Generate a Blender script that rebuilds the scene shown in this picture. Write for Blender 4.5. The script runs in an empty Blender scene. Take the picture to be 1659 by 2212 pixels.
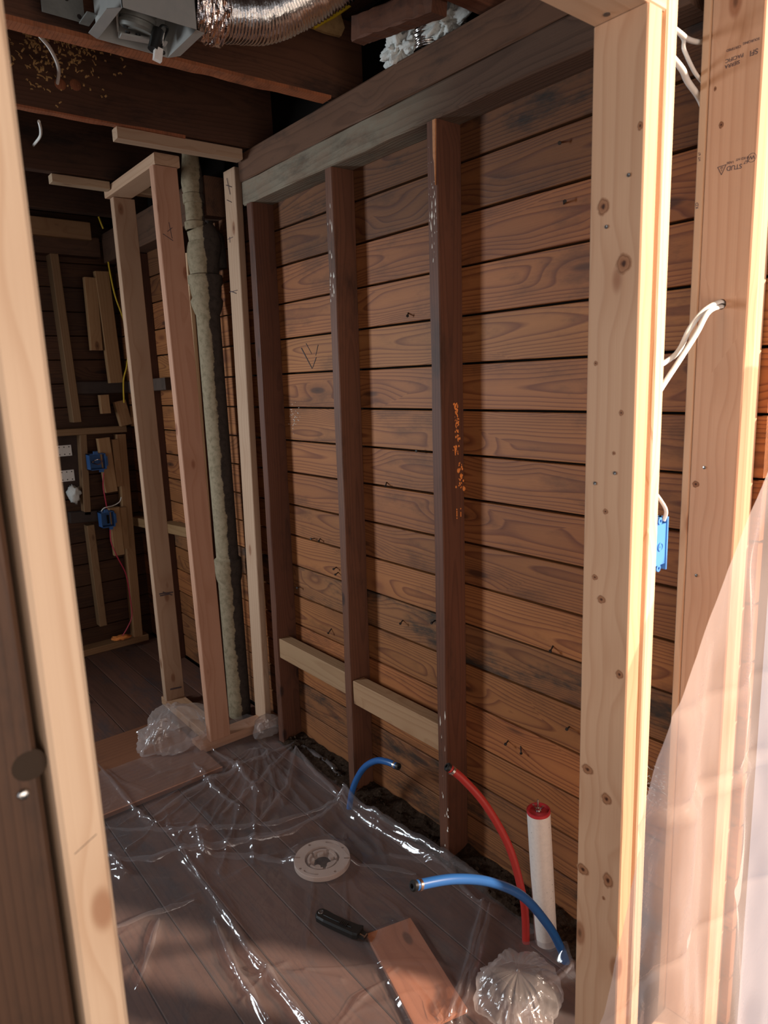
import bpy, bmesh, math, random
from mathutils import Vector, Matrix, Euler, noise

# ------------------------------------------------------------------ camera, light, exposure
S = bpy.context.scene
COL = S.collection
random.seed(11)

cam_data = bpy.data.cameras.new('camera')
cam = bpy.data.objects.new('camera', cam_data); COL.objects.link(cam)
FOCAL = 1491.6                       # pixels in the 1659 x 2212 frame
cam_data.sensor_fit = 'HORIZONTAL'; cam_data.sensor_width = 36.0
cam_data.lens = 36.0 * FOCAL / 1659.0
cam_data.clip_start = 0.02; cam_data.clip_end = 60
yaw, pitch, roll = 0.676764, -0.188924, -0.036119
fw = Vector((math.sin(yaw) * math.cos(pitch), math.cos(yaw) * math.cos(pitch), math.sin(pitch)))
rt = Vector((math.cos(yaw), -math.sin(yaw), 0)); up = rt.cross(fw)
r2 = rt * math.cos(roll) + up * math.sin(roll); u2 = -rt * math.sin(roll) + up * math.cos(roll)
cam.matrix_world = Matrix(((r2.x, u2.x, -fw.x, 0), (r2.y, u2.y, -fw.y, 0), (r2.z, u2.z, -fw.z, 1.5), (0, 0, 0, 1)))
S.camera = cam
cam_data.dof.use_dof = True; cam_data.dof.focus_distance = 2.0; cam_data.dof.aperture_fstop = 9.0

S.view_settings.view_transform = 'Standard'; S.view_settings.look = 'None'
S.view_settings.gamma = 1.0; S.view_settings.use_curve_mapping = False
S.view_settings.exposure = 0.0
S.cycles.use_denoising = True
S.cycles.max_bounces = 8; S.cycles.diffuse_bounces = 5; S.cycles.transparent_max_bounces = 24
S.cycles.sample_clamp_indirect = 6.0

world = bpy.data.worlds.new('sky'); S.world = world; world.use_nodes = True
bg = world.node_tree.nodes['Background']; bg.inputs[0].default_value = (0.86, 0.90, 1.0, 1); bg.inputs[1].default_value = 0.5

def lamp(name, kind, loc, target, energy, color, size=None, size_y=None, angle=None):
    d = bpy.data.lights.new(name, kind); d.energy = energy; d.color = color
    if size: d.shape = 'RECTANGLE'; d.size = size; d.size_y = size_y or size
    if angle is not None: d.angle = angle
    o = bpy.data.objects.new(name, d); COL.objects.link(o); o.location = loc
    o.rotation_euler = (Vector(target) - Vector(loc)).to_track_quat('-Z', 'Y').to_euler()
    return o
lamp('sun', 'SUN', (3.0, -4.0, 4.0), (3.0 - 0.5, -4.0 + 0.75, 4.0 - 0.43), 13.0, (1.0, 0.80, 0.62), angle=0.055)
lamp('room_fill', 'AREA', (0.15, -1.15, 1.25), (0.65, 1.6, 0.95), 34.0, (1.0, 0.83, 0.71), 2.3, 1.7)  # added unseen fill lamp standing in for light bounced around the sunlit room
lamp('daylight_side_window', 'AREA', (-1.15, 3.55, 1.55), (1.4, 1.55, 1.05), 27.0, (0.84, 0.93, 1.0), 0.45, 1.0).data.spread = math.radians(115)

# ------------------------------------------------------------------ helpers
WM = {}
MATS = {}
def link(o, M=None, parent=None):
    M = M or Matrix.Identity(4)
    COL.objects.link(o)
    if parent is not None:
        o.parent = parent; o.matrix_basis = WM[parent].inverted() @ M
    else:
        o.matrix_basis = M
    WM[o] = M.copy()
    return o
def tag(o, label=None, cat=None, group=None, kind=None):
    if label: o['label'] = label
    if cat: o['category'] = cat
    if group: o['group'] = group
    if kind: o['kind'] = kind
    return o
def empty(name, loc, label, cat, group=None):
    o = bpy.data.objects.new(name, None); o.empty_display_size = 0.05
    link(o, Matrix.Translation(loc)); tag(o, label, cat, group); return o

class MB:
    """collects geometry in world space; build() makes ONE mesh object"""
    def __init__(s): s.v = []; s.f = []
    def add(s, vs, fs):
        n = len(s.v); s.v += [Vector(v) for v in vs]; s.f += [tuple(i + n for i in f) for f in fs]; return s
    def box(s, lo, hi):
        (a, b, c), (d, e, f) = lo, hi
        return s.add([(a,b,c),(d,b,c),(d,e,c),(a,e,c),(a,b,f),(d,b,f),(d,e,f),(a,e,f)],
                     [(3,2,1,0),(4,5,6,7),(0,1,5,4),(1,2,6,5),(2,3,7,6),(3,0,4,7)])
    def obox(s, c, ax, ay, az, sx, sy, sz):
        c, ax, ay, az = Vector(c), Vector(ax), Vector(ay), Vector(az); vs = []
        for k in (-1, 1):
            for i, j in ((-1,-1),(1,-1),(1,1),(-1,1)):
                vs.append(c + ax*(i*sx/2) + ay*(j*sy/2) + az*(k*sz/2))
        return s.add(vs, [(3,2,1,0),(4,5,6,7),(0,1,5,4),(1,2,6,5),(2,3,7,6),(3,0,4,7)])
    def cone(s, p0, p1, r0, r1, n=16, cap=True):
        p0, p1 = Vector(p0), Vector(p1); d = (p1 - p0).normalized()
        a = d.orthogonal().normalized(); b = d.cross(a); vs = []
        for p, r in ((p0, r0), (p1, r1)):
            for i in range(n):
                t = 2*math.pi*i/n; vs.append(p + a*(r*math.cos(t)) + b*(r*math.sin(t)))
        fs = [(i, (i+1) % n, n + (i+1) % n, n + i) for i in range(n)]
        if cap: fs += [tuple(reversed(range(n))), tuple(range(n, 2*n))]
        return s.add(vs, fs)
    def lathe(s, c, axis, prof, n=24, close=False):
        c = Vector(c); d = Vector(axis).normalized(); a = d.orthogonal().normalized(); b = d.cross(a); vs = []
        for r, h in prof:
            for i in range(n):
                t = 2*math.pi*i/n; vs.append(c + d*h + a*(r*math.cos(t)) + b*(r*math.sin(t)))
        m = len(prof); fs = []
        for k in range(m if close else m-1):
            k2 = (k+1) % m
            fs += [(k*n+i, k*n+(i+1) % n, k2*n+(i+1) % n, k2*n+i) for i in range(n)]
        return s.add(vs, fs)
    def tube(s, pts, r, n=10, sub=6, ry=None, cap=True):
        P = [Vector(p) for p in pts]; path = []
        for i in range(len(P)-1):
            p0 = P[max(i-1, 0)]; p1 = P[i]; p2 = P[i+1]; p3 = P[min(i+2, len(P)-1)]
            for k in range(sub):
                t = k/sub
                path.append(0.5*((2*p1) + (p2-p0)*t + (2*p0-5*p1+4*p2-p3)*t*t + (3*p1-p0-3*p2+p3)*t**3))
        path.append(P[-1])
        vs = []; a = None
        for i, p in enumerate(path):
            d = (path[min(i+1, len(path)-1)] - path[max(i-1, 0)]).normalized()
            a = d.orthogonal().normalized() if a is None else (a - d*a.dot(d)).normalized()
            b = d.cross(a)
            rr = r(i/(len(path)-1)) if callable(r) else r
            for j in range(n):
                t = 2*math.pi*j/n; vs.append(p + a*(rr*math.cos(t)) + b*((ry or rr)*math.sin(t)))
        fs = []
        for i in range(len(path)-1):
            fs += [(i*n+j, i*n+(j+1) % n, (i+1)*n+(j+1) % n, (i+1)*n+j) for j in range(n)]
        if cap: fs += [tuple(reversed(range(n))), tuple((len(path)-1)*n + j for j in range(n))]
        return s.add(vs, fs)
    def sphere(s, c, r, n=10, sc=(1,1,1)):
        c = Vector(c); vs = []; fs = []
        for i in range(n+1):
            for j in range(2*n):
                th = math.pi*i/n; ph = math.pi*j/n
                vs.append(c + Vector((r*sc[0]*math.sin(th)*math.cos(ph), r*sc[1]*math.sin(th)*math.sin(ph), r*sc[2]*math.cos(th))))
        for i in range(n):
            for j in range(2*n):
                fs.append((i*2*n+j, (i+1)*2*n+j, (i+1)*2*n+(j+1) % (2*n), i*2*n+(j+1) % (2*n)))
        return s.add(vs, fs)
    def prism(s, poly, z0, z1):
        n = len(poly)
        return s.add([(x, y, z0) for x, y in poly] + [(x, y, z1) for x, y in poly],
                     [tuple(reversed(range(n))), tuple(range(n, 2*n))] + [(i, (i+1) % n, n+(i+1) % n, n+i) for i in range(n)])
    def build(s, name, mat, parent=None, smooth=False, color=None, kind=None, label=None, org=None):
        if parent is not None: o0 = WM[parent].to_translation()
        elif org is not None: o0 = Vector(org)
        else:
            xs = [v.x for v in s.v]; ys = [v.y for v in s.v]; zs = [v.z for v in s.v]
            o0 = Vector(((min(xs)+max(xs))/2, (min(ys)+max(ys))/2, min(zs)))
        me = bpy.data.meshes.new(name); me.from_pydata([tuple(v - o0) for v in s.v], [], s.f); me.update()
        bm = bmesh.new(); bm.from_mesh(me); bmesh.ops.recalc_face_normals(bm, faces=bm.faces); bm.to_mesh(me); bm.free()
        if smooth:
            for p in me.polygons: p.use_smooth = True
            if smooth != 'all': me.set_sharp_from_angle(angle=0.7)
        o = bpy.data.objects.new(name, me); me.materials.append(MATS[mat])
        link(o, Matrix.Translation(o0), parent)
        if color: o.color = (*color, 1)
        tag(o, label, None, None, kind); return o

def lumber(name, p0, p1, wx, wy, mat, parent=None, ref=(1,0,0), bev=0.0025, color=(1,1,1), rough=0.0):
    """one stick of timber from p0 to p1 (centre line); wx along ref, wy across; local Z runs along the grain"""
    p0, p1 = Vector(p0), Vector(p1); d = p1 - p0; L = d.length; z = d.normalized()
    x = Vector(ref); x = (x - z*x.dot(z)).normalized(); y = z.cross(x)
    hx, hy = wx/2, wy/2
    prof = [(-hx+bev,-hy),(hx-bev,-hy),(hx,-hy+bev),(hx,hy-bev),(hx-bev,hy),(-hx+bev,hy),(-hx,hy-bev),(-hx,-hy+bev)]
    rows = [0.0, 1.0] if not rough else [i/14 for i in range(15)]
    vs = []
    for t in rows:
        for (a, b) in prof:
            if rough: a += random.uniform(-rough, rough); b += random.uniform(-rough, rough)
            vs.append((a, b, L*t))
    fs = [tuple(reversed(range(8)))]
    for k in range(len(rows)-1):
        fs += [(k*8+i, k*8+(i+1) % 8, (k+1)*8+(i+1) % 8, (k+1)*8+i) for i in range(8)]
    fs.append(tuple((len(rows)-1)*8+i for i in range(8)))
    me = bpy.data.meshes.new(name); me.from_pydata(vs, [], fs); me.update()
    o = bpy.data.objects.new(name, me); me.materials.append(MATS[mat]); o.color = (*color, 1)
    M = Matrix(((x.x,y.x,z.x,p0.x),(x.y,y.y,z.y,p0.y),(x.z,y.z,z.z,p0.z),(0,0,0,1)))
    return link(o, M, parent)

# ------------------------------------------------------------------ materials
def new_mat(name):
    m = bpy.data.materials.new(name); m.use_nodes = True; nt = m.node_tree; nt.nodes.clear()
    out = nt.nodes.new('ShaderNodeOutputMaterial'); MATS[name] = m
    return m, nt, out
def N(nt, t, **kw):
    n = nt.nodes.new('ShaderNode' + t)
    for k, v in kw.items():
        if k == 'i':
            for a, b in v.items():
                s = n.inputs[a]
                if isinstance(b, bpy.types.NodeSocket): nt.links.new(b, s)
                else: s.default_value = b
        else: setattr(n, k, v)
    return n
def math_(nt, op, a, b=None, c=None):
    d = {0: a}
    if b is not None: d[1] = b
    if c is not None: d[2] = c
    return N(nt, 'Math', operation=op, i=d).outputs[0]
def ramp(nt, fac, stops):
    r = N(nt, 'ValToRGB', i={0: fac}); e = r.color_ramp.elements
    while len(e) < len(stops): e.new(0.5)
    for k, (p, c) in enumerate(stops): e[k].position = p; e[k].color = (*c, 1) if len(c) == 3 else c
    return r.outputs[0]
def mix(nt, fac, a, b, blend='MIX'):
    m = N(nt, 'Mix', data_type='RGBA', blend_type=blend); 
    for k, v in ((0, fac), (6, a), (7, b)):
        s = m.inputs[k]
        if isinstance(v, bpy.types.NodeSocket): nt.links.new(v, s)
        else: s.default_value = v if not isinstance(v, tuple) else ((*v, 1) if len(v) == 3 else v)
    return m.outputs[2]
def smooth(nt, v, lo, hi, a=0.0, b=1.0):
    return N(nt, 'MapRange', interpolation_type='SMOOTHSTEP', i={0: v, 1: lo, 2: hi, 3: a, 4: b}).outputs[0]

def wood(name, light, dark, knot=(0.10,0.04,0.02), ring=130.0, contrast=0.8, knots=0.5, grime=(0.02,0.015,0.012), grime_amt=0.0,
         rough=0.65, bump=0.15, spec=0.25, vary=0.25, kz=5.0, wash=None, wash_amt=0.0, warp=1.0, fade=None):
    m, nt, out = new_mat(name)
    tc = N(nt, 'TexCoord').outputs['Object']; oi = N(nt, 'ObjectInfo')
    rnd = oi.outputs['Random']
    off = N(nt, 'CombineXYZ', i={0: math_(nt, 'MULTIPLY', rnd, 7.3), 1: math_(nt, 'MULTIPLY', rnd, 3.1), 2: math_(nt, 'MULTIPLY', rnd, 61.0)}).outputs[0]
    co = N(nt, 'VectorMath', operation='ADD', i={0: tc, 1: off}).outputs[0]
    # knots: one voronoi feature stretched along the grain
    vs = N(nt, 'VectorMath', operation='MULTIPLY', i={0: co, 1: (11.0, 11.0, kz)}).outputs[0]
    vo = N(nt, 'TexVoronoi', feature='F1', i={'Vector': vs, 'Scale': 1.0, 'Randomness': 1.0})
    gate = math_(nt, 'GREATER_THAN', N(nt, 'SeparateColor', i={0: vo.outputs['Color']}).outputs[0], 1.0 - knots)
    kd = vo.outputs['Distance']
    kd = math_(nt, 'ADD', kd, math_(nt, 'MULTIPLY', math_(nt, 'SUBTRACT', 1.0, gate), 2.0))
    kmask = smooth(nt, kd, 0.09, 0.16, 1.0, 0.0)
    kwarp = smooth(nt, kd, 0.08, 0.55, 1.0, 0.0)
    # growth rings
    ws = N(nt, 'VectorMath', operation='MULTIPLY', i={0: co, 1: (4.0, 4.0, 1.1)}).outputs[0]
    nz = N(nt, 'TexNoise', i={'Vector': ws, 'Scale': 1.0, 'Detail': 2.0, 'Roughness': 0.5})
    nzc = N(nt, 'VectorMath', operation='SUBTRACT', i={0: nz.outputs['Color'], 1: (0.5, 0.5, 0.5)}).outputs[0]
    sep = N(nt, 'SeparateXYZ', i={0: tc}); nsep = N(nt, 'SeparateXYZ', i={0: nzc})
    px = math_(nt, 'ADD', math_(nt, 'ADD', sep.outputs[0], math_(nt, 'MULTIPLY', nsep.outputs[0], 0.035*warp)), math_(nt, 'MULTIPLY', math_(nt, 'SUBTRACT', rnd, 0.5), 0.07))
    py = math_(nt, 'ADD', math_(nt, 'ADD', sep.outputs[1], math_(nt, 'MULTIPLY', nsep.outputs[1], 0.05*warp)), 0.055)
    r = math_(nt, 'SQRT', math_(nt, 'ADD', math_(nt, 'MULTIPLY', px, px), math_(nt, 'MULTIPLY', py, py)))
    r = math_(nt, 'ADD', r, math_(nt, 'MULTIPLY', kwarp, 0.016))
    fr = math_(nt, 'FRACT', math_(nt, 'MULTIPLY', r, ring))
    line = ramp(nt, fr, [(0.0, (0,0,0)), (0.55, (0.18,)*3), (0.88, (1,1,1)), (1.0, (0.0,)*3)])
    fs = N(nt, 'VectorMath', operation='MULTIPLY', i={0: co, 1: (420.0, 420.0, 6.0)}).outputs[0]
    fib = N(nt, 'TexNoise', i={'Vector': fs, 'Scale': 1.0, 'Detail': 2.0}).outputs[0]
    c = mix(nt, math_(nt, 'MULTIPLY', line, contrast), light, dark)
    c = mix(nt, math_(nt, 'MULTIPLY', math_(nt, 'SUBTRACT', fib, 0.35), 0.35), c, dark)
    c = mix(nt, math_(nt, 'MULTIPLY', kwarp, 0.22), c, dark)
    core = smooth(nt, kd, 0.02, 0.07, 1.0, 0.0)
    c = mix(nt, math_(nt, 'MULTIPLY', kmask, 0.80), c, knot)
    c = mix(nt, math_(nt, 'MULTIPLY', core, 0.7), c, (knot[0]*0.3, knot[1]*0.3, knot[2]*0.3))
    # broad colour drift, dirt
    bs = N(nt, 'VectorMath', operation='MULTIPLY', i={0: co, 1: (6.0, 6.0, 1.6)}).outputs[0]
    bl = N(nt, 'TexNoise', i={'Vector': bs, 'Scale': 1.0, 'Detail': 4.0, 'Roughness': 0.6}).outputs[0]
    drift = math_(nt, 'ADD', 1.0 - vary, math_(nt, 'MULTIPLY', bl, 2*vary))
    c = mix(nt, 1.0, c, N(nt, 'CombineColor', i={0: drift, 1: drift, 2: drift}).outputs[0], 'MULTIPLY')
    if grime_amt:
        gs = N(nt, 'VectorMath', operation='MULTIPLY', i={0: co, 1: (9.0, 9.0, 3.0)}).outputs[0]
        gn = N(nt, 'TexNoise', i={'Vector': gs, 'Scale': 1.0, 'Detail': 6.0, 'Roughness': 0.7}).outputs[0]
        c = mix(nt, math_(nt, 'MULTIPLY', smooth(nt, gn, 0.48, 0.70), grime_amt), c, grime)
    if wash:
        gs = N(nt, 'VectorMath', operation='MULTIPLY', i={0: co, 1: (14.0, 14.0, 5.0)}).outputs[0]
        gn = N(nt, 'TexNoise', i={'Vector': gs, 'Scale': 1.0, 'Detail': 7.0, 'Roughness': 0.75}).outputs[0]
        c = mix(nt, math_(nt, 'MULTIPLY', smooth(nt, gn, 0.45, 0.62), wash_amt), c, wash)
    if fade:
        fz = math_(nt, 'ADD', sep.outputs[2], math_(nt, 'MULTIPLY', math_(nt, 'SUBTRACT', bl, 0.5), 0.5))
        c = mix(nt, smooth(nt, fz, fade[0], fade[1]), c, mix(nt, math_(nt, 'MULTIPLY', line, 0.5), fade[2], fade[3]))
    c = mix(nt, 1.0, c, oi.outputs['Color'], 'MULTIPLY')
    h = math_(nt, 'ADD', math_(nt, 'MULTIPLY', fib, 0.6), math_(nt, 'MULTIPLY', line, 0.5))
    bp = N(nt, 'Bump', i={'Strength': bump, 'Distance': 0.002, 'Height': h}).outputs[0]
    p = N(nt, 'BsdfPrincipled', i={'Base Color': c, 'Roughness': rough, 'Specular IOR Level': spec, 'Normal': bp})
    nt.links.new(p.outputs[0], out.inputs[0]); return m

def plain(name, color, rough=0.5, metal=0.0, spec=0.4, mott=0.0, mott_scale=30.0, mott_col=None, bump=0.0, bump_scale=200.0, tint=False):
    m, nt, out = new_mat(name); c = None
    tc = N(nt, 'TexCoord').outputs['Object']
    kw = {'Roughness': rough, 'Metallic': metal, 'Specular IOR Level': spec}
    if mott:
        n = N(nt, 'TexNoise', i={'Vector': tc, 'Scale': mott_scale, 'Detail': 5.0, 'Roughness': 0.65}).outputs[0]
        c = mix(nt, math_(nt, 'MULTIPLY', smooth(nt, n, 0.4, 0.65), mott), color, mott_col or tuple(x*0.4 for x in color))
        kw['Base Color'] = c
    else: kw['Base Color'] = (*color, 1)
    if tint:
        kw['Base Color'] = mix(nt, 1.0, c if c is not None else color, N(nt, 'ObjectInfo').outputs['Color'], 'MULTIPLY')
    if bump:
        bn = N(nt, 'TexNoise', i={'Vector': tc, 'Scale': bump_scale, 'Detail': 4.0}).outputs[0]
        kw['Normal'] = N(nt, 'Bump', i={'Strength': bump, 'Distance': 0.004, 'Height': bn}).outputs[0]
    p = N(nt, 'BsdfPrincipled', i=kw); nt.links.new(p.outputs[0], out.inputs[0]); return m

def film(name, haze, rough, tint=(0.96,0.95,0.96), gloss=0.9, hcol=(0.85,0.80,0.80), f0=0.05, wr=0.0, wr_scale=18.0):
    m, nt, out = new_mat(name)
    kw = {}
    if wr:
        tc = N(nt, 'TexCoord').outputs['Object']
        n1 = N(nt, 'TexNoise', i={'Vector': tc, 'Scale': wr_scale, 'Detail': 3.0, 'Distortion': 1.2}).outputs[0]
        kw['Normal'] = N(nt, 'Bump', i={'Strength': wr, 'Distance': 0.01, 'Height': n1}).outputs[0]
    tr = N(nt, 'BsdfTransparent', i={0: (*tint, 1)}).outputs[0]
    df = N(nt, 'BsdfDiffuse', i={0: (*hcol, 1)}).outputs[0]; tl = N(nt, 'BsdfTranslucent', i={0: (*hcol, 1)}).outputs[0]
    dd = N(nt, 'MixShader', i={0: 0.5, 1: df, 2: tl}).outputs[0]
    base = N(nt, 'MixShader', i={0: haze, 1: tr, 2: dd}).outputs[0]
    gl = N(nt, 'BsdfGlossy', i={'Color': (1,1,1,1), 'Roughness': rough, **kw}).outputs[0]
    fc = N(nt, 'LayerWeight', i={'Blend': 0.5, **kw}).outputs['Facing']
    fr = math_(nt, 'ADD', math_(nt, 'MULTIPLY', math_(nt, 'POWER', fc, 4.0), gloss), f0)
    mx = N(nt, 'MixShader', i={0: math_(nt, 'MINIMUM', fr, 1.0), 1: base, 2: gl}).outputs[0]
    nt.links.new(mx, out.inputs[0]); return m

wood('new_wood', (0.70,0.49,0.335), (0.50,0.285,0.165), knot=(0.36,0.17,0.09), ring=52, contrast=0.40, knots=0.85, vary=0.12, rough=0.6, bump=0.10)
wood('rough_new_wood', (0.76,0.56,0.37), (0.60,0.38,0.21), knot=(0.24,0.10,0.045), ring=85, contrast=0.35, knots=0.2, vary=0.12, rough=0.85, bump=0.9)
wood('tan_wood', (0.36,0.235,0.135), (0.26,0.145,0.075), knot=(0.13,0.06,0.03), ring=90, contrast=0.5, knots=0.4, vary=0.15, rough=0.7)
wood('old_board', (0.40,0.150,0.047), (0.150,0.038,0.014), knot=(0.07,0.024,0.011), ring=170, contrast=0.8, knots=0.55, kz=2.6, vary=0.32, grime=(0.085,0.032,0.013), grime_amt=0.55, rough=0.6, spec=0.3)
wood('stained_board', (0.36,0.140,0.050), (0.130,0.038,0.016), knot=(0.06,0.022,0.011), ring=170, contrast=0.75, knots=0.5, kz=2.6, vary=0.35, grime=(0.040,0.028,0.020), grime_amt=1.0, rough=0.65, spec=0.3)
wood('old_stud', (0.135,0.054,0.029), (0.065,0.026,0.015), knot=(0.03,0.013,0.009), ring=120, contrast=0.5, knots=0.3, vary=0.35, grime=(0.03,0.018,0.013), grime_amt=0.6, rough=0.6, spec=0.3)
wood('joist_wood', (0.085,0.040,0.023), (0.045,0.021,0.013), ring=110, contrast=0.5, knots=0.3, vary=0.4, grime=(0.018,0.012,0.010), grime_amt=0.8, rough=0.75)
wood('plate_wood', (0.125,0.060,0.034), (0.07,0.032,0.018), ring=110, contrast=0.5, knots=0.4, vary=0.4, grime=(0.03,0.02,0.015), grime_amt=0.7, rough=0.75)
wood('grey_plate_wood', (0.22,0.18,0.13), (0.115,0.092,0.066), ring=110, contrast=0.4, knots=0.3, vary=0.4, grime=(0.04,0.03,0.022), grime_amt=0.7, rough=0.85, bump=0.5, wash=(0.20,0.09,0.05), wash_amt=0.25, fade=(0.75, 1.15, (0.10,0.055,0.036), (0.05,0.027,0.018)))
wood('floor_wood', (0.120,0.055,0.036), (0.075,0.034,0.023), knot=(0.06,0.03,0.02), ring=90, contrast=0.5, knots=0.3, vary=0.35, grime=(0.055,0.042,0.042), grime_amt=0.75, rough=0.6)
wood('plywood', (0.18,0.080,0.043), (0.12,0.05,0.027), ring=45, contrast=0.5, knots=0.25, vary=0.2, grime=(0.10,0.05,0.03), grime_amt=0.4, rough=0.6)
wood('scrap_wood', (0.42,0.175,0.09), (0.28,0.11,0.055), ring=45, contrast=0.4, knots=0.35, vary=0.2, rough=0.6)
plain('building_paper', (0.010,0.008,0.007), 1.0, spec=0.0)
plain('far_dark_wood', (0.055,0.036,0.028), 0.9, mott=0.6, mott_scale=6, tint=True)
plain('osb', (0.42,0.26,0.11), 0.8, mott=0.6, mott_scale=45, mott_col=(0.25,0.13,0.05), bump=0.5, bump_scale=60)
plain('dirt', (0.024,0.014,0.009), 1.0, spec=0.05, mott=0.6, mott_scale=80, mott_col=(0.055,0.034,0.022), bump=0.8, bump_scale=120)
plain('cast_iron_white', (0.30,0.265,0.19), 0.85, mott=0.75, mott_scale=22, mott_col=(0.10,0.08,0.055), bump=0.5, bump_scale=50)
plain('white_paint', (0.75,0.70,0.62), 0.7, mott=0.4, mott_scale=60)
plain('galvanised', (0.46,0.45,0.42), 0.42, metal=0.45, mott=0.3, mott_scale=25, mott_col=(0.36,0.37,0.36))
plain('dark_galvanised', (0.20,0.20,0.18), 0.5, metal=0.3, mott=0.3, mott_scale=25)
plain('foil', (0.86,0.82,0.78), 0.16, metal=1.0, bump=0.35, bump_scale=70)
plain('foil_tape', (0.85,0.72,0.66), 0.14, metal=1.0, bump=0.8, bump_scale=60)
plain('steel', (0.62,0.60,0.57), 0.25, metal=1.0)
plain('copper_ring', (0.72,0.52,0.42), 0.22, metal=1.0)
plain('nail_steel', (0.16,0.14,0.13), 0.45, metal=0.8)
plain('knot_dark', (0.05,0.034,0.024), 0.9, spec=0.1)
plain('rust_nail', (0.03,0.022,0.018), 0.6, metal=0.4)
plain('white_plastic', (0.74,0.68,0.62), 0.45, mott=0.12, mott_scale=120)
plain('flange_plastic', (0.50,0.38,0.31), 0.5)
plain('white_cable', (0.80,0.76,0.70), 0.4)
plain('yellow_cable', (0.75,0.50,0.03), 0.4)
plain('red_wire', (0.45,0.03,0.06), 0.4)
plain('blue_box', (0.07,0.24,0.62), 0.4)
plain('dark_blue_box', (0.03,0.10,0.27), 0.45)
plain('blue_pex', (0.018,0.098,0.30), 0.32, spec=0.5)
plain('red_pex', (0.42,0.030,0.024), 0.35, spec=0.5)
plain('red_plug', (0.48,0.03,0.04), 0.35)
plain('black_rubber', (0.013,0.013,0.012), 0.45)
plain('black_plastic', (0.016,0.015,0.014), 0.35)
plain('ink', (0.10,0.07,0.075), 0.8)
plain('chalk', (0.10,0.085,0.085), 0.9)
plain('orange_foam', (0.85,0.27,0.06), 0.8)
plain('fibre', (0.42,0.24,0.09), 0.9)
plain('insulation', (0.70,0.70,0.66), 0.95, mott=0.4, mott_scale=40, mott_col=(0.42,0.42,0.38), bump=0.8, bump_scale=90)
plain('splinter_wood', (0.48,0.20,0.08), 0.7, mott=0.3, mott_scale=80)
m, nt, out = new_mat('knot_wood')
tc = N(nt, 'TexCoord').outputs['Generated']; sp = N(nt, 'SeparateXYZ', i={0: tc})
nn = math_(nt, 'MULTIPLY', math_(nt, 'SUBTRACT', N(nt, 'TexNoise', i={'Vector': tc, 'Scale': 4.0, 'Detail': 3.0}).outputs[0], 0.5), 0.22)
ky_, kz_ = math_(nt, 'SUBTRACT', sp.outputs[1], 0.5), math_(nt, 'SUBTRACT', sp.outputs[2], 0.5)
kr_ = math_(nt, 'ADD', math_(nt, 'SQRT', math_(nt, 'ADD', math_(nt, 'MULTIPLY', ky_, ky_), math_(nt, 'MULTIPLY', kz_, kz_))), nn)
kc_ = ramp(nt, kr_, [(0.0, (0.05,0.02,0.01)), (0.09, (0.10,0.04,0.02)), (0.16, (0.34,0.17,0.09)), (0.27, (0.42,0.23,0.13)), (0.31, (0.24,0.11,0.055)), (0.36, (0.50,0.30,0.18)), (0.46, (0.60,0.375,0.24))])
p = N(nt, 'BsdfPrincipled', i={'Base Color': mix(nt, 1.0, kc_, N(nt, 'ObjectInfo').outputs['Color'], 'MULTIPLY'), 'Roughness': 0.65, 'Specular IOR Level': 0.25})
mx = N(nt, 'MixShader', i={0: smooth(nt, kr_, 0.30, 0.45, 1.0, 0.0), 1: N(nt, 'BsdfTransparent').outputs[0], 2: p.outputs[0]}); nt.links.new(mx.outputs[0], out.inputs[0])
film('floor_film', 0.13, 0.09, hcol=(0.80,0.74,0.74), gloss=0.6, f0=0.035, wr=0.22, wr_scale=12)
film('bag_film', 0.24, 0.20, hcol=(0.85,0.78,0.74), gloss=0.5, f0=0.06, wr=0.6, wr_scale=22)
film('fold_film', 0.10, 0.12, hcol=(0.85,0.80,0.80), gloss=0.7, f0=0.06, wr=0.25, wr_scale=30)
film('hanging_film', 0.34, 0.22, hcol=(0.93,0.76,0.70), gloss=0.35, f0=0.035, wr=0.25, wr_scale=26)  # clear film; pink of the light and flare put into its haze colour

# ------------------------------------------------------------------ the setting
WX = 1.416                     # inner face of the exterior sheathing
PZ0, PZ1, PZ2 = 2.148, 2.231, 2.328   # wall plates

m = MB().box((WX+0.024, 0.57, -0.2), (WX+0.05, 4.3, 3.0)).box((WX, -2.6, -0.2), (WX+0.05, -0.24, 3.0)).box((WX, -0.24, 2.5), (WX+0.05, 0.57, 3.0))  # unseen section behind the camera added, its edge placed to limit the sun
wall_right = m.build('wall_right', 'building_paper'); tag(wall_right, 'exterior wall of horizontal brown boards behind the studs', None, None, 'structure')
joints = [0.0075,0.135,0.262,0.390,0.5181,0.6446,0.7729,0.8989,1.0245,1.1546,1.2812,1.4081,1.5363,1.6652,1.7944,1.9287,2.057,2.184,2.312]
for k in range(len(joints)-1):
    z0, z1 = joints[k]+0.0032, joints[k+1]-0.0030
    zc = (z0+z1)/2
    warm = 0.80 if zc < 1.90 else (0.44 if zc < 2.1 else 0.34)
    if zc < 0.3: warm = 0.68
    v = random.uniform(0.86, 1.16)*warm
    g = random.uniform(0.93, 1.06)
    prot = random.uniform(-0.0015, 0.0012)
    lumber('board', (WX+0.0105+prot, 4.12, zc), (WX+0.0105+prot, 0.575, zc), z1-z0, 0.021, 'stained_board' if (abs(zc-0.709) < 0.03 or zc > 2.1 or zc < 0.2) else 'old_board', wall_right, ref=(0,0,1), bev=0.0015, color=(v, v*g*(1.0 if zc < 1.9 else 0.93), v*g*(1.0 if zc < 1.9 else 0.88)))

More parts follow.
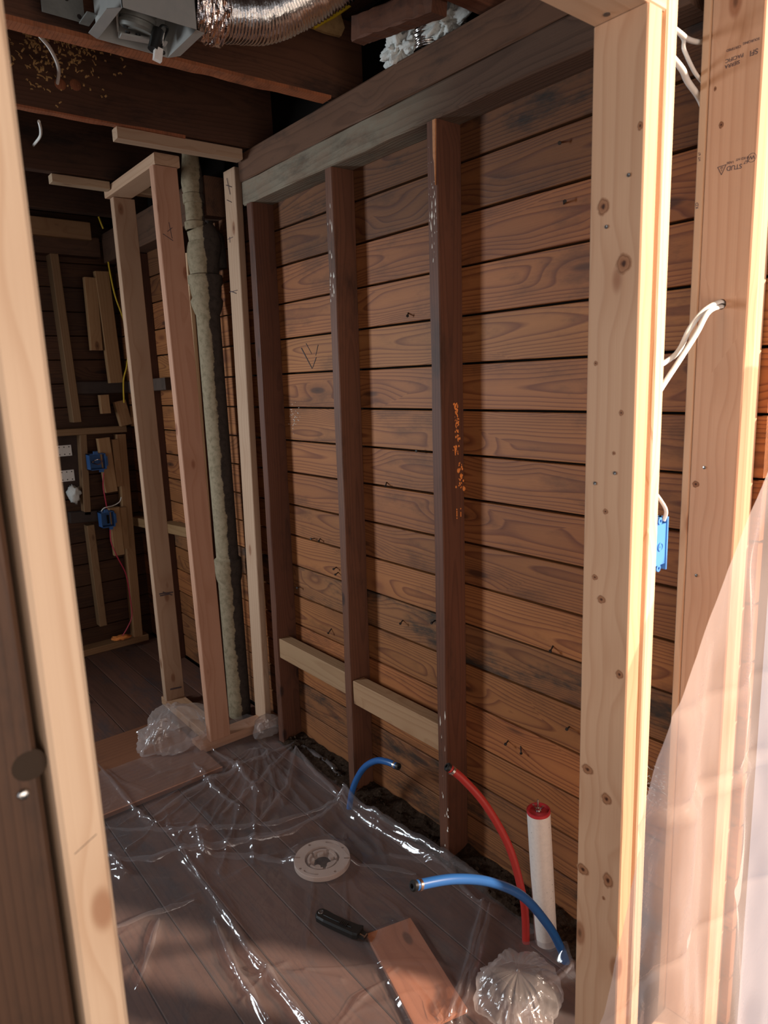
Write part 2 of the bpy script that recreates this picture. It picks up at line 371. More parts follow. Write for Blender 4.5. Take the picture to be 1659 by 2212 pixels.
m = MB().box((-2.0, -2.6, -0.08), (1.47, 4.3, -0.024))
floor = m.build('floor', 'building_paper'); tag(floor, 'old plank subfloor under the clear sheeting', None, None, 'structure')
x = 1.412; k = 0
while x > -0.75:
    w = 0.139; v = random.uniform(0.82, 1.15)
    lumber('plank', (x-w/2, 0.45, -0.012+random.uniform(-0.001,0.0)), (x-w/2+0.0, 4.12, -0.012), w-0.0025, 0.023, 'floor_wood', floor, ref=(1,0,0), bev=0.002, color=(v, v, v))
    x -= w
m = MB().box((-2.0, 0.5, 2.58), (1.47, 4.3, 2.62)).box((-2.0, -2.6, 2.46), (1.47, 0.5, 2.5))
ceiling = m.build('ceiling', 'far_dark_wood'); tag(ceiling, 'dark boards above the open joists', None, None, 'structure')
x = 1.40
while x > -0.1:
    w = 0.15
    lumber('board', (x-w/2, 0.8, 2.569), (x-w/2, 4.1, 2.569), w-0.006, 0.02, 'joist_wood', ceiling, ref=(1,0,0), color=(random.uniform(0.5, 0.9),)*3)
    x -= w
m = MB().box((-2.05, 0.9, -0.1), (-2.0, 4.2, 2.6))
wall_left = m.build('wall_left', 'far_dark_wood'); tag(wall_left, 'dark wall far to the left of the view', None, None, 'structure')
m = MB().box((-2.0, 4.125, -0.1), (1.47, 4.2, 2.6))
wall_far = m.build('wall_far', 'building_paper'); tag(wall_far, 'dark board wall behind the far framing', None, None, 'structure')
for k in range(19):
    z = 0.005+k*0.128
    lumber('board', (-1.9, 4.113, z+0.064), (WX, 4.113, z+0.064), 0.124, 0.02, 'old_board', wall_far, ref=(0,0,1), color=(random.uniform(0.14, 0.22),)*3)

# ------------------------------------------------------------------ plates and studs of the old exterior wall
def stud(name, p0, p1, wx, wy, mat, label, cat='stud', group=None, ref=(1,0,0), color=(1,1,1), bev=0.0025, rough=0.0):
    o = lumber(name, p0, p1, wx, wy, mat, None, ref, bev, color, rough); return tag(o, label, cat, group)

lower_plate = stud('wall_plate', (1.372, 2.416, (PZ0+PZ1)/2), (1.372, 0.72, (PZ0+PZ1)/2), PZ1-PZ0-0.002, 0.088, 'grey_plate_wood', 'rough grey weathered beam resting on the tops of the brown studs', 'beam', None, (0,0,1), bev=0.004, rough=0.0018)
upper_plate = stud('wall_plate', (1.372, 2.43, (PZ1+PZ2)/2), (1.372, 0.72, (PZ1+PZ2)/2), PZ2-PZ1-0.002, 0.088, 'plate_wood', 'reddish brown plate on top of the grey weathered beam', 'beam', None, (0,0,1), bev=0.004, rough=0.0015)
far_plate = stud('wall_plate', (1.372, 4.0, 2.25), (1.372, 2.72, 2.25), 0.15, 0.088, 'plate_wood', 'dark plate on the board wall beyond the new framing', 'beam', None, (0,0,1), color=(0.8,0.8,0.8))

s0 = stud('wall_stud', (1.371, 2.402, 0), (1.371, 2.367, PZ0), 0.092, 0.038, 'old_stud', 'old dark wall stud beside the slimmest new stud, end of the upper crosspiece row', color=(0.8,0.75,0.75), rough=0.0010)
s0['label'] = 'old dark brown wall stud standing in the corner next to the pale end stud'
s1 = stud('wall_stud', (1.373, 1.902, 0), (1.373, 1.871, PZ0), 0.086, 0.038, 'old_stud', 'middle old brown wall stud, between the two pale crosspieces', color=(1.0,1.0,1.0), rough=0.0010)
s2 = stud('wall_stud', (1.372, 1.413, 0), (1.372, 1.402, PZ0), 0.088, 0.038, 'old_stud', 'old brown wall stud with white paint drips and orange foam crumbs', color=(0.95,0.9,0.9), rough=0.0010)
# white drips on the two studs
def drips(parent, ys, zs, x, n, y0, y1, z0, z1):
    mb = MB()
    for i in range(n):
        z = random.uniform(z0, z1); y = random.uniform(y0, y1); h = random.uniform(0.006, 0.03); w = random.uniform(0.0015, 0.004)
        mb.add([(x, y-w, z), (x, y+w*0.4, z-h*0.4), (x, y+w, z+h*0.1), (x, y, z+h), (x-0.0014, y, z)], [(0,1,4),(1,2,4),(2,3,4),(3,0,4),(0,3,2,1)])
    return mb.build('paint_drips', 'white_paint', parent, kind='stuff')
drips(s2, 0, 0, 1.3285, 46, 1.388, 1.418, 1.80, 2.10)
drips(s2, 0, 0, 1.3285, 14, 1.390, 1.422, 0.05, 0.50)
drips(s1, 0, 0, 1.3305, 18, 1.862, 1.890, 1.72, 2.05)
# torn strip of fresh wood on the top of the stud
mb = MB(); pts = [(1.383,2.146),(1.394,2.146),(1.3945,2.06),(1.391,2.045),(1.389,1.99),(1.3865,2.05)]
mb.add([(1.3275, y, z) for y, z in pts]+[(1.3235, y, z) for y, z in pts], [tuple(range(6)), tuple(reversed(range(6,12)))]+[(i,(i+1)%6,6+(i+1)%6,6+i) for i in range(6)])
mb.build('torn_strip', 'splinter_wood', s2, label='raw orange torn strip')
mb = MB()
for i in range(135):
    q = random.random()
    if q < 0.58: t = random.random()**1.5; z = 1.428-0.105*t; xx = 1.384+0.010*t+random.gauss(0, 0.0042); r = random.uniform(0.0014, 0.0032)
    elif q < 0.72: z = random.uniform(1.285, 1.31); xx = 1.383+random.gauss(0, 0.005); r = random.uniform(0.0012, 0.0028)
    elif q < 0.95: z = random.uniform(1.18, 1.265); xx = 1.40+random.gauss(0, 0.006); r = random.choice((0.0015, 0.002, 0.003, 0.0055))
    else: z = random.uniform(1.10, 1.13); xx = random.choice((1.383, 1.399)); r = 0.002
    mb.sphere((min(max(xx,1.335),1.413), 1.3875, z), r, 3, (1, 0.8, 1.4))
mb.build('foam_crumbs', 'orange_foam', s2, kind='stuff', label='orange foam crumbs')

# crosspieces
stud('wall_blocking', (1.357,2.385,0.432), (1.357,1.900,0.432), 0.084, 0.05, 'tan_wood', 'pale crosspiece between the corner stud and the middle brown stud', 'crosspiece', None, (0,0,1), color=(0.88,0.82,0.76))
stud('wall_blocking', (1.357,1.868,0.413), (1.357,1.426,0.415), 0.088, 0.05, 'tan_wood', 'pale crosspiece touching the paint-dripped stud, its end stained', 'crosspiece', None, (0,0,1), color=(0.95,0.86,0.80))

# nails sticking out of the boards
def nail(p, d, L=0.022):
    p = Vector(p); d = Vector(d).normalized()
    MB().cone(p, p+d*L, 0.0022, 0.0018, 6).cone(p+d*L, p+d*(L+0.003), 0.0045, 0.004, 8).build('nail', 'rust_nail', wall_right)
for p in [(1.4160, 2.1943, 0.9097), (1.4160, 2.1555, 0.9157), (1.4160, 2.0567, 0.8215), (1.4160, 2.0463, 0.8039), (1.4160, 2.1121, 0.5652), (1.4160, 2.3247, 0.6866), (1.4160, 1.7437, 1.1692), (1.4160, 1.5741, 1.2809), (1.4160, 1.6121, 1.6943), (1.4160, 1.5247, 0.7493), (1.4160, 1.6835, 0.7087), (1.4160, 1.2251, 0.4590), (1.4160, 1.1788, 0.4608), (1.4160, 1.0154, 0.5850), (1.4160, 1.0703, 0.7951), (1.4160, 1.0665, 2.0219), (1.4160, 1.0541, 1.8873), (1.4160, 1.9517, 0.9477)]:
    nail(p, (-1, random.uniform(-0.9, -0.2), random.uniform(-0.7, 0.2)))

# chalk triangle on a board in the corner bay
mb = MB()
for p, q, r_ in (((1.4158, 2.2130, 1.6256), (1.4158, 2.1495, 1.5499), 0.0022), ((1.4158, 2.1802, 1.6401), (1.4158, 2.1473, 1.6023), 0.0013), ((1.4158, 2.1186, 1.5879), (1.4158, 2.1463, 1.5514), 0.0016), ((1.4158, 2.1026, 1.6306), (1.4158, 2.1210, 1.5945), 0.0013)):
    mb.cone(p, q, r_, r_*0.7, 5)
mb.build('chalk_mark', 'chalk', wall_right)
# flecks of white paint left on the boards
mb = MB()
for i in range(230):
    if i < 150:
        t = random.random(); y = 0.86-0.10*t+random.gauss(0, 0.045); z = 0.60-0.10*(0.86-y)/0.1*0.3+random.gauss(0, 0.022)-0.05*t
    elif i < 195: y = random.gauss(0.80, 0.03); z = random.gauss(0.50, 0.016)
    else: y = random.gauss(2.29, 0.02); z = random.gauss(1.37, 0.03)
    if not (0.70 < y < 1.0 or y > 2.2): continue
    L = random.uniform(0.002, 0.007); w = random.uniform(0.0006, 0.0014); a = random.gauss(0, 0.35)
    c = Vector((WX-0.0009, y, z)); u = Vector((0, math.cos(a), math.sin(a))); v = Vector((0, -math.sin(a), math.cos(a)))
    mb.add([c-u*L, c+v*w, c+u*L, c-v*w, c+Vector((-0.0008,0,0))], [(0,1,4),(1,2,4),(2,3,4),(3,0,4)])
mb.build('paint_flecks', 'white_paint', wall_right, kind='stuff')
# dirt along the foot of the wall
mb = MB(); n = 120; prof = 7; vs = []; fs = []
for i in range(n+1):
    y = 0.72+i*(2.42-0.72)/n
    for j in range(prof):
        t = j/(prof-1); xx = 1.318+t*0.097
        h = (0.012+0.016*t)+0.010*noise.noise(Vector((xx*30, y*25, 0)))
        vs.append((xx, y, 0.001 if j == 0 else max(h, 0.002)))
for i in range(n):
    for j in range(prof-1): a = i*prof+j; fs.append((a, a+1, a+prof+1, a+prof))
mb.add(vs, fs)
for i in range(140):
    y = random.uniform(0.8, 2.38); xx = random.uniform(1.31, 1.408); r = random.uniform(0.003, 0.011)
    mb.obox((xx, y, 0.022+0.5*r), Euler((random.random(),)*3).to_matrix().col[0], Euler((random.random(),)*3).to_matrix().col[1], Euler((random.random(),)*3).to_matrix().col[2], r*2, r, r*0.7)
d = mb.build('wall_debris', 'dirt', None, kind='stuff'); tag(d, 'dark dirt and wood chips along the foot of the board wall', 'debris')

# ------------------------------------------------------------------ ceiling joists
JB, JT = 2.330, 2.556
def joist(yc, x0, x1, label, color=(1,1,1), tilt=0.0):
    return stud('ceiling_joist', (x0, yc+tilt*(1.3-x0), (JB+JT)/2), (x1, yc+tilt*(1.3-x1), (JB+JT)/2), JT-JB-0.004, 0.046, 'joist_wood', label, 'joist', None, (0,0,1), bev=0.004, color=color, rough=0.0015)
stud('ceiling_joist', (1.12, 1.222, (JB+JT)/2), (1.410, 1.222, (JB+JT)/2), JT-JB-0.004, 0.046, 'joist_wood', 'short end of reddish joist near the fluffy insulation', 'joist', None, (0,0,1), color=(1.6,1.3,1.2))
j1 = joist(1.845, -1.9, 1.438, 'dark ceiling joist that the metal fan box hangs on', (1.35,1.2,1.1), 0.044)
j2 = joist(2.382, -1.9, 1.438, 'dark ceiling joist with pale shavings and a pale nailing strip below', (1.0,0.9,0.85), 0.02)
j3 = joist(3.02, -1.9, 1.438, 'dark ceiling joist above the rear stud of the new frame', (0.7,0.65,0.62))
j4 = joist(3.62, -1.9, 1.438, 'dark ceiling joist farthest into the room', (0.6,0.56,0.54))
# raw, split lower edges
def lip(parent, y, tilt, x0, x1, zz, mat, colr, w=0.02, name='split_edge'):
    mb = MB(); vs = []; fs = []; n = 60; Y0 = y
    for i in range(n+1):
        xx = x0+(x1-x0)*i/n; a = noise.noise(Vector((xx*3.3, 7.7, 3))); b = noise.noise(Vector((xx*12, 5.5, 1)))
        y = Y0+tilt*(1.3-xx); vs += [(xx, y-w/2, zz+0.006), (xx, y-w/2+0.002, zz-0.004-0.0022*a-0.001*b), (xx, y+w/2, zz-0.005-0.006*b), (xx, y+w/2, zz+0.006)]
    for i in range(n):
        for j in range(3): fs.append((i*4+j, (i+1)*4+j, (i+1)*4+j+1, i*4+j+1))
    fs += [(0,1,2,3), (n*4+3, n*4+2, n*4+1, n*4)]
    mb.add(vs, fs); return mb.build(name, mat, parent, color=colr)
lip(j1, 1.845, 0.044, -0.2, 1.32, JB, 'plate_wood', (2.6,1.8,1.3), 0.046, 'split_edge')
lip(j2, 2.374, 0.02, -0.2, 1.1, JB, 'plate_wood', (2.2,1.5,1.15), 0.026, 'split_edge')
# shavings clinging to the second joist
mb = MB()
for i in range(260):
    xx = random.gauss(0.70, 0.085); zz = 2.545-abs(random.gauss(0, 0.075))
    if not 0.5 < xx < 1.1 or zz < 2.33: continue
    a = random.uniform(0, 3.1); L = random.uniform(0.004, 0.016); w = random.uniform(0.0012, 0.003)
    dx, dz = math.cos(a), math.sin(a); y = 2.3595+0.02*(1.3-xx)-0.0005
    c = Vector((xx, y, zz)); u = Vector((dx, 0, dz)); v = Vector((-dz, 0, dx)); bump = Vector((0, -0.003, 0))
    mb.add([c-u*L/2-v*w, c-u*L/2+v*w, c+v*w+bump, c-v*w+bump, c+u*L/2+v*w, c+u*L/2-v*w], [(0,1,2,3),(3,2,4,5)])
mb.build('wood_shavings', 'fibre', j2, kind='stuff', label='pale torn wood shavings')
for c in ((0.7124, 2.3710, 2.4100), (0.7570, 2.3710, 2.4170)):
    MB().lathe(c, (0,-1,0), [(0.0,-0.004),(0.014,-0.004),(0.017,0.001),(0.012,0.004),(0.0,0.003)], 14).build('bored_plug', 'plate_wood', j2, smooth=True, color=(2.0,1.4,1.1))
# nailing strips under the joists
stud('nailing_strip', (0.875, 2.405, 2.310), (1.312, 2.390, 2.310), 0.05, 0.036, 'new_wood', 'pale strip nailed below the dark joist, above the pale end stud', 'strip', None, (0,1,0), color=(0.55,0.52,0.5))
stud('nailing_strip', (1.158, 3.035, 2.314), (1.36, 3.035, 2.314), 0.05, 0.030, 'new_wood', 'short pale strip under the joist, glimpsed between the two new studs', 'strip', None, (0,1,0), color=(0.55,0.55,0.52))
stud('nailing_strip', (0.835, 3.035, 2.314), (1.054, 3.035, 2.314), 0.05, 0.030, 'new_wood', 'pale strip under the joist, ending at the short new top plate', 'strip', None, (0,1,0), color=(0.55,0.55,0.52))
# rafter end above the plate
stud('rafter_end', (1.2200, 1.5527, 2.3831), (1.2200, 1.2522, 2.3322), 0.055, 0.045, 'joist_wood', 'reddish brown timber end above the plate, beside the yellow cable', 'rafter', None, (0,0,1), color=(1.3,1.05,0.95), rough=0.002)
# OSB scrap
q = [(1.2351, 1.7860, 2.4835), (1.2814, 1.7860, 2.5202), (1.3355, 1.7860, 2.5608), (1.3540, 1.7860, 2.5105), (1.3393, 1.7860, 2.4849), (1.2870, 1.7860, 2.4814)]
q = [Vector(p) for p in q]; n = len(q); d = Vector((0, 0.011, 0))
o = MB().add(q+[p+d for p in q], [tuple(range(n)), tuple(reversed(range(n, 2*n)))]+[(i, (i+1) % n, n+(i+1) % n, n+i) for i in range(n)]).build('board_scrap', 'osb'); tag(o, 'yellowish chipboard scrap up between the joists', 'board')

# ------------------------------------------------------------------ new framing round the drain stack
sa = stud('frame_stud', (1.121, 2.569, 0.038), (1.098, 2.569, 2.281), 0.091, 0.038, 'new_wood', 'pinkish new stud with its broad face forward, under the short top plate', color=(0.63,0.48,0.45))
sb = stud('frame_stud', (1.131, 3.069, 0.038), (1.121, 3.069, 2.281), 0.091, 0.038, 'new_wood', 'rear new stud at the far end of the short top plate', color=(0.60,0.55,0.53))
sc = stud('frame_stud', (1.351, 2.597, 0.038), (1.389, 2.597, 2.322), 0.030, 0.092, 'new_wood', 'pale slim new stud standing edge-on beside the dark corner stud', color=(0.68,0.64,0.62))
stud('frame_plate', (1.106, 2.548, 2.303), (1.106, 3.10, 2.303), 0.094, 0.040, 'new_wood', 'short new top plate bridging the pinkish stud and the rear stud', 'plate', color=(0.66,0.59,0.55))
stud('frame_plate', (1.03, 2.594, 0.019), (1.408, 2.594, 0.019), 0.088, 0.038, 'new_wood', 'new bottom plate on the floor under the pinkish stud', 'plate', None, (0,1,0), color=(0.72,0.55,0.45))
stud('frame_plate', (1.131, 2.64, 0.019), (1.131, 3.12, 0.019), 0.088, 0.038, 'new_wood', 'new bottom plate on the floor under the rear stud', 'plate', None, (1,0,0), color=(0.6,0.5,0.42))
def marks(parent, strokes, rad=0.0009):
    for p, q in strokes: MB().cone(p, q, rad, rad, 5).build('ink_mark', 'ink', parent)
marks(sb, [((1.1016, 3.0485, 0.5670), (1.1676, 3.0485, 0.5610)), ((1.1050, 3.0485, 0.5573), (1.1492, 3.0485, 0.5561)), ((1.1197, 3.0485, 0.5718), (1.1619, 3.0485, 0.5487))], 0.003)
marks(sb, [((1.1088, 3.0485, 0.0931), (1.1635, 3.0485, 0.0872))], 0.004)
marks(sa, [((1.0930, 2.5485, 2.0910), (1.0999, 2.5485, 2.0358)), ((1.0663, 2.5485, 2.0486), (1.1027, 2.5485, 2.0280)), ((1.0846, 2.5485, 2.0583), (1.1035, 2.5485, 2.0730))], 0.0012)

marks(sc, [((1.3705, 2.6086, 2.2933), (1.3705, 2.5917, 2.2305)), ((1.3705, 2.6204, 2.2706), (1.3705, 2.5760, 2.2540)), ((1.3705, 2.6217, 2.2165), (1.3705, 2.5850, 2.2004)), ((1.3690, 2.6354, 2.0721), (1.3690, 2.5914, 2.0733)), ((1.3690, 2.6183, 2.0779), (1.3690, 2.6179, 2.0569)), ((1.3640, 2.6433, 1.8707), (1.3640, 2.5793, 1.8704)), ((1.3640, 2.6347, 1.8733), (1.3640, 2.5890, 1.8591))], 0.0012)
# drain stack: object origin at its foot on the floor
m, nt, out = new_mat('two_tone_iron')
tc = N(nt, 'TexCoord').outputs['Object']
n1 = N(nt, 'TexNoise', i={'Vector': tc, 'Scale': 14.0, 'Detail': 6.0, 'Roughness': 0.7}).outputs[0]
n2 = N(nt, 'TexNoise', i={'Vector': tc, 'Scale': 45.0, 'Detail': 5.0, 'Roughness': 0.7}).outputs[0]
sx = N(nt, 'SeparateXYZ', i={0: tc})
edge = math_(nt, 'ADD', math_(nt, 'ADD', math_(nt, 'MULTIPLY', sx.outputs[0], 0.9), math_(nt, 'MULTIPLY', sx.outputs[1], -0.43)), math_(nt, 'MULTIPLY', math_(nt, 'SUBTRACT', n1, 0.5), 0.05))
wmask = smooth(nt, edge, 0.004, 0.009, 1.0, 0.0)  # ragged split: one side of the pipe pale, the other dark
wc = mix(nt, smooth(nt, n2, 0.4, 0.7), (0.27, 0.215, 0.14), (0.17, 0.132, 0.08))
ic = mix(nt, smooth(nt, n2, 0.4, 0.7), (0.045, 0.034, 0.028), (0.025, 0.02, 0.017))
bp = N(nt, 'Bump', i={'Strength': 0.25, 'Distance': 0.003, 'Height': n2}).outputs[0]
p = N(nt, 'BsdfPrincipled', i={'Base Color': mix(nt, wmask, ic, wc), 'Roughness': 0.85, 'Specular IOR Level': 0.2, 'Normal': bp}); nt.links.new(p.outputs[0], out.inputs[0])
PX, PY = 1.318, 2.76
st = empty('drain_stack', (PX, PY, 0), 'old cast iron drain stack, one half pale and the other dark, behind the pinkish stud', 'pipe')
c = (PX, PY, 0); zax = (0,0,1)
MB().lathe(c, zax, [(0.050,0.0),(0.050,0.64),(0.056,0.66),(0.060,0.70),(0.060,0.745),(0.053,0.75),(0.049,0.755),(0.049,1.80)], 28).build('pipe', 'two_tone_iron', st, smooth=True)
MB().lathe(c, zax, [(0.049,1.79),(0.054,1.80),(0.064,1.83),(0.066,1.845),(0.058,1.86),(0.062,1.88),(0.064,1.905),(0.070,1.915),(0.070,1.945),(0.050,1.955)], 28).build('hub', 'two_tone_iron', st, smooth=True)
MB().tube([(PX,PY,1.93),(PX,PY,2.02),(PX+0.012,PY,2.08),(PX-0.008,PY,2.135)], lambda t: 0.053+0.014*math.sin(t*math.pi), 22, 6).build('bend', 'two_tone_iron', st, smooth=True)
MB().tube([(PX+0.005,PY,2.00),(PX+0.05,PY+0.02,2.09),(PX+0.075,PY+0.03,2.06),(PX+0.08,PY+0.03,1.98)], 0.046, 20, 6).build('branch', 'two_tone_iron', st, smooth=True)
MB().lathe((PX-0.022,PY,0), zax, [(0.040,2.12),(0.044,2.13),(0.044,2.15),(0.037,2.155),(0.037,2.22),(0.043,2.222),(0.043,2.255),(0.035,2.26)], 24).build('coupling', 'two_tone_iron', st, smooth=True)
MB().lathe((PX-0.022,PY,0), zax, [(0.034,2.25),(0.042,2.27),(0.044,2.30),(0.040,2.34),(0.032,2.40),(0.030,2.55)], 24).build('upper_pipe', 'two_tone_iron', st, smooth=True)
MB().lathe((PX+0.063,PY+0.06,0), zax, [(0.019,2.10),(0.019,2.24),(0.015,2.25),(0.0,2.251)], 16).build('vent_stub', 'two_tone_iron', st, smooth=True)
stud('lath_strip', (1.280, 2.86, 0.0), (1.2975, 2.8600, 2.0485), 0.020, 0.012, 'new_wood', 'long thin cream strip standing beside the two-tone stack', 'strip', color=(0.95,0.9,0.8))

# ------------------------------------------------------------------ far end of the room
FY = 4.02
def fstud(a, b, d, mat, label, cat='stud', name='frame_stud', color=(1,1,1), y=FY, w=None):
    """upright stick: a = upper face corner pair centre, b = lower, both on the face plane"""
    a = Vector(a); b = Vector(b); a.y += d/2; b.y += d/2
    return stud(name, b, a, w, d, mat, label, cat, None, (1,0,0), color)
fc = (0.66,0.58,0.50)
fstud((1.0813, 4.0200, 2.2088), (1.0997, 4.0200, 1.3319), 0.085, 'tan_wood', 'tan stud above the niche header, against the far wall', color=fc, w=0.042)
fstud((1.1213, 4.0200, 1.2644), (1.0957, 4.0200, 0.8148), 0.066, 'tan_wood', 'tan stud between the nail plates and the upper blue box', color=fc, w=0.036)
fstud((1.1039, 4.0200, 0.7523), (1.1101, 4.0200, 0.1542), 0.066, 'tan_wood', 'tan stud below the dark rail, left of the red wire', color=fc, w=0.040)
bpl = fstud((1.3274, 4.0200, 1.2487), (1.3030, 4.0200, 0.0279), 0.066, 'tan_wood', 'tan full length stud at the right side of the far niche', color=(0.95,0.78,0.62), w=0.052)
bpl['label'] = 'tan stud rising from the far bottom plate behind the red wire'
stud('niche_header', (0.45, 4.06, 1.286), (1.3598, 4.0600, 1.2767), 0.085, 0.036, 'tan_wood', 'tan flat header over the far niche', 'header', None, (0,1,0), color=fc)
stud('frame_plate', (-0.6, 4.06, 0.019), (1.36, 4.06, 0.019), 0.09, 0.038, 'tan_wood', 'bottom plate along the foot of the far wall', 'plate', None, (0,1,0), color=(0.75,0.6,0.48))
stud('wall_plate', (-1.9, 4.07, 2.26), (1.32, 4.07, 2.26), 0.10, 0.09, 'plate_wood', 'dark plate across the top of the far wall', 'beam', None, (0,0,1), color=(0.8,0.8,0.8))
a = (0.9673, 3.9800, 2.3291); b = (1.2651, 3.9800, 2.3297)
stud('frame_block', (a[0]-0.3, 3.99, a[2]+0.006), (b[0], 3.99, b[2]), 0.088, 0.038, 'tan_wood', 'tan board fixed high on the far wall below the last joist', 'board', None, (0,0,1), color=(0.8,0.66,0.55))
stud('wall_rail', (1.0045, 4.0500, 0.8090), (1.1921, 4.0500, 0.7964), 0.06, 0.06, 'far_dark_wood', 'dark rail crossing the far wall behind the lower blue box', 'rail', None, (0,0,1), color=(0.9,0.9,0.9))
stud('wall_rail', (1.1097, 4.0500, 1.5169), (1.4341, 4.0500, 1.5110), 0.065, 0.05, 'far_dark_wood', 'dark rail crossing the far wall above the niche header', 'rail', None, (0,0,1), color=(1.0,1.0,1.0))
stud('wall_rail', (1.3750, 3.8544, 1.5101), (1.3750, 3.3383, 1.5205), 0.06, 0.07, 'far_dark_wood', 'dark rail on the board wall, seen between the new studs', 'rail', None, (0,0,1), color=(1.3,1.2,1.1))
stud('wall_rail', (1.3750, 4.1114, 0.7326), (1.3750, 3.2024, 0.7892), 0.05, 0.07, 'tan_wood', 'dull low rail on the board wall behind the rear stud', 'rail', None, (0,0,1), color=(0.75,0.65,0.5))
# dark old studs seen beyond
for k, (y, lab) in enumerate(((3.06,'old dark stud in the gap behind the pinkish stud'), (3.62,'old dark stud between the rear stud and the far corner'))):
    stud('wall_stud', (1.372, y, 0), (1.372, y, 2.17), 0.088, 0.04, 'old_stud', lab, color=(0.7,0.65,0.65))
# cleats
def cleat(a, b, w, label, y=FY, color=(1.0,0.86,0.70)):
    a = Vector(a); b = Vector(b)
    return stud('cleat', b, a, w, 0.036, 'tan_wood', label, 'cleat', None, (1,0,0), color)
cleat((1.2370, 3.9900, 2.0939), (1.2312, 3.9900, 1.7137), 0.062, 'shorter of two tan cleats hanging above the dark rail')
cleat((1.2997, 3.9850, 2.1282), (1.3154, 3.9850, 1.5369), 0.074, 'longer tan cleat above the dark rail, by the yellow wire')
cleat((1.2451, 4.0000, 1.4736), (1.2466, 4.0000, 1.3715), 0.050, 'small tan cleat end just above the niche header')
cleat((1.3310, 4.0100, 1.4366), (1.3556, 4.0100, 1.2996), 0.066, 'wide tan cleat standing on the corner of the niche header')
cleat((1.2092, 3.9750, 1.2389), (1.2220, 3.9750, 0.9349), 0.066, 'tan cleat carrying the upper blue box')
cleat((1.2744, 3.9850, 1.2254), (1.2745, 3.9850, 0.9592), 0.038, 'thin tan cleat beside the upper blue box cleat')
cleat((1.2251, 3.9750, 0.8440), (1.2268, 3.9750, 0.5673), 0.058, 'tan cleat carrying the lower blue box')
cleat((1.2774, 3.9850, 0.8380), (1.2730, 3.9850, 0.5955), 0.038, 'thin tan cleat beside the lower blue box cleat')

def outlet_box(pc, w, h, label, wires):
    pc = Vector(pc); bx = empty('outlet_box', (pc.x, pc.y+0.02, pc.z-h/2), label, 'box')
    x0, x1, z0, z1, y0, y1, t = pc.x-w/2, pc.x+w/2, pc.z-h/2, pc.z+h/2, pc.y-0.03, pc.y+0.03, 0.004
    mb = MB().box((x0,y0,z0),(x0+t,y1,z1)).box((x1-t,y0,z0),(x1,y1,z1)).box((x0,y0,z0),(x1,y1,z0+t)).box((x0,y0,z1-t),(x1,y1,z1)).box((x0,y1-t,z0),(x1,y1,z1))
    mb.build('body', 'dark_blue_box', bx)
    MB().box((x0+w*0.3,y0,z1),(x0+w*0.55,y0+0.012,z1+0.014)).build('screw_tab', 'dark_blue_box', bx)
    MB().box((x0+w*0.55,y0,z0-0.014),(x0+w*0.8,y0+0.012,z0)).build('screw_tab', 'dark_blue_box', bx)
    MB().box((x1,y0+0.01,z0+h*0.2),(x1+0.012,y0+0.03,z1-h*0.2)).build('nail_bracket', 'dark_blue_box', bx)
    if wires:
        mb = MB()
        for s_ in (-1, 1): mb.tube([(pc.x-w*0.3,y0+0.02,pc.z), (pc.x,y0-0.004,pc.z+s_*0.014), (pc.x+w*0.3,y0+0.01,pc.z+0.002)], 0.003, 6, 5)
        mb.build('wire_loop', 'copper_ring', bx)
    else:
        MB().box((x0+w*0.42,y0-0.001,z0+h*0.25),(x0+w*0.58,y0+0.004,z1-h*0.2)).build('device_slot', 'building_paper', bx)
    return bx
outlet_box((1.1495, 3.9380, 1.1156), 0.088, 0.088, 'upper of the two blue outlet boxes on the far wall, wires coiled inside', True)
outlet_box((1.1690, 3.9380, 0.7906), 0.074, 0.088, 'lower of the two blue outlet boxes on the far wall', False)
def nail_plate(a, b, label):
    a = Vector(a); b = Vector(b)
    t = empty('nail_plate', ((a.x+b.x)/2, 4.09, min(a.z,b.z)), label, 'plate')
    MB().box((a.x-0.05, 4.088, b.z),(b.x, 4.0905, a.z)).build('plate', 'white_plastic', t)
    mb = MB()
    n = 6
    for i in range(n):
        for z in (a.z-0.01, b.z+0.010): mb.cone((b.x-0.012-i*0.026, 4.0885, z),(b.x-0.012-i*0.026, 4.087, z), 0.0035, 0.0035, 8)
    mb.build('nail_hole', 'rust_nail', t, kind='stuff')
MB().box((0.75, 4.091, 0.95),(1.12, 4.101, 1.26)).build('panel_board', 'far_dark_wood', None, color=(0.9,0.75,0.7))
o = bpy.data.objects['panel_board']; tag(o, 'dark panel in the far niche behind the white nail plates', 'panel')
nail_plate((1.0023, 4.0880, 1.2074), (1.0681, 4.0880, 1.1474), 'upper white perforated nail plate on the dark niche panel')
nail_plate((1.0007, 4.0880, 1.0689), (1.0669, 4.0880, 1.0066), 'lower white perforated nail plate on the dark niche panel')

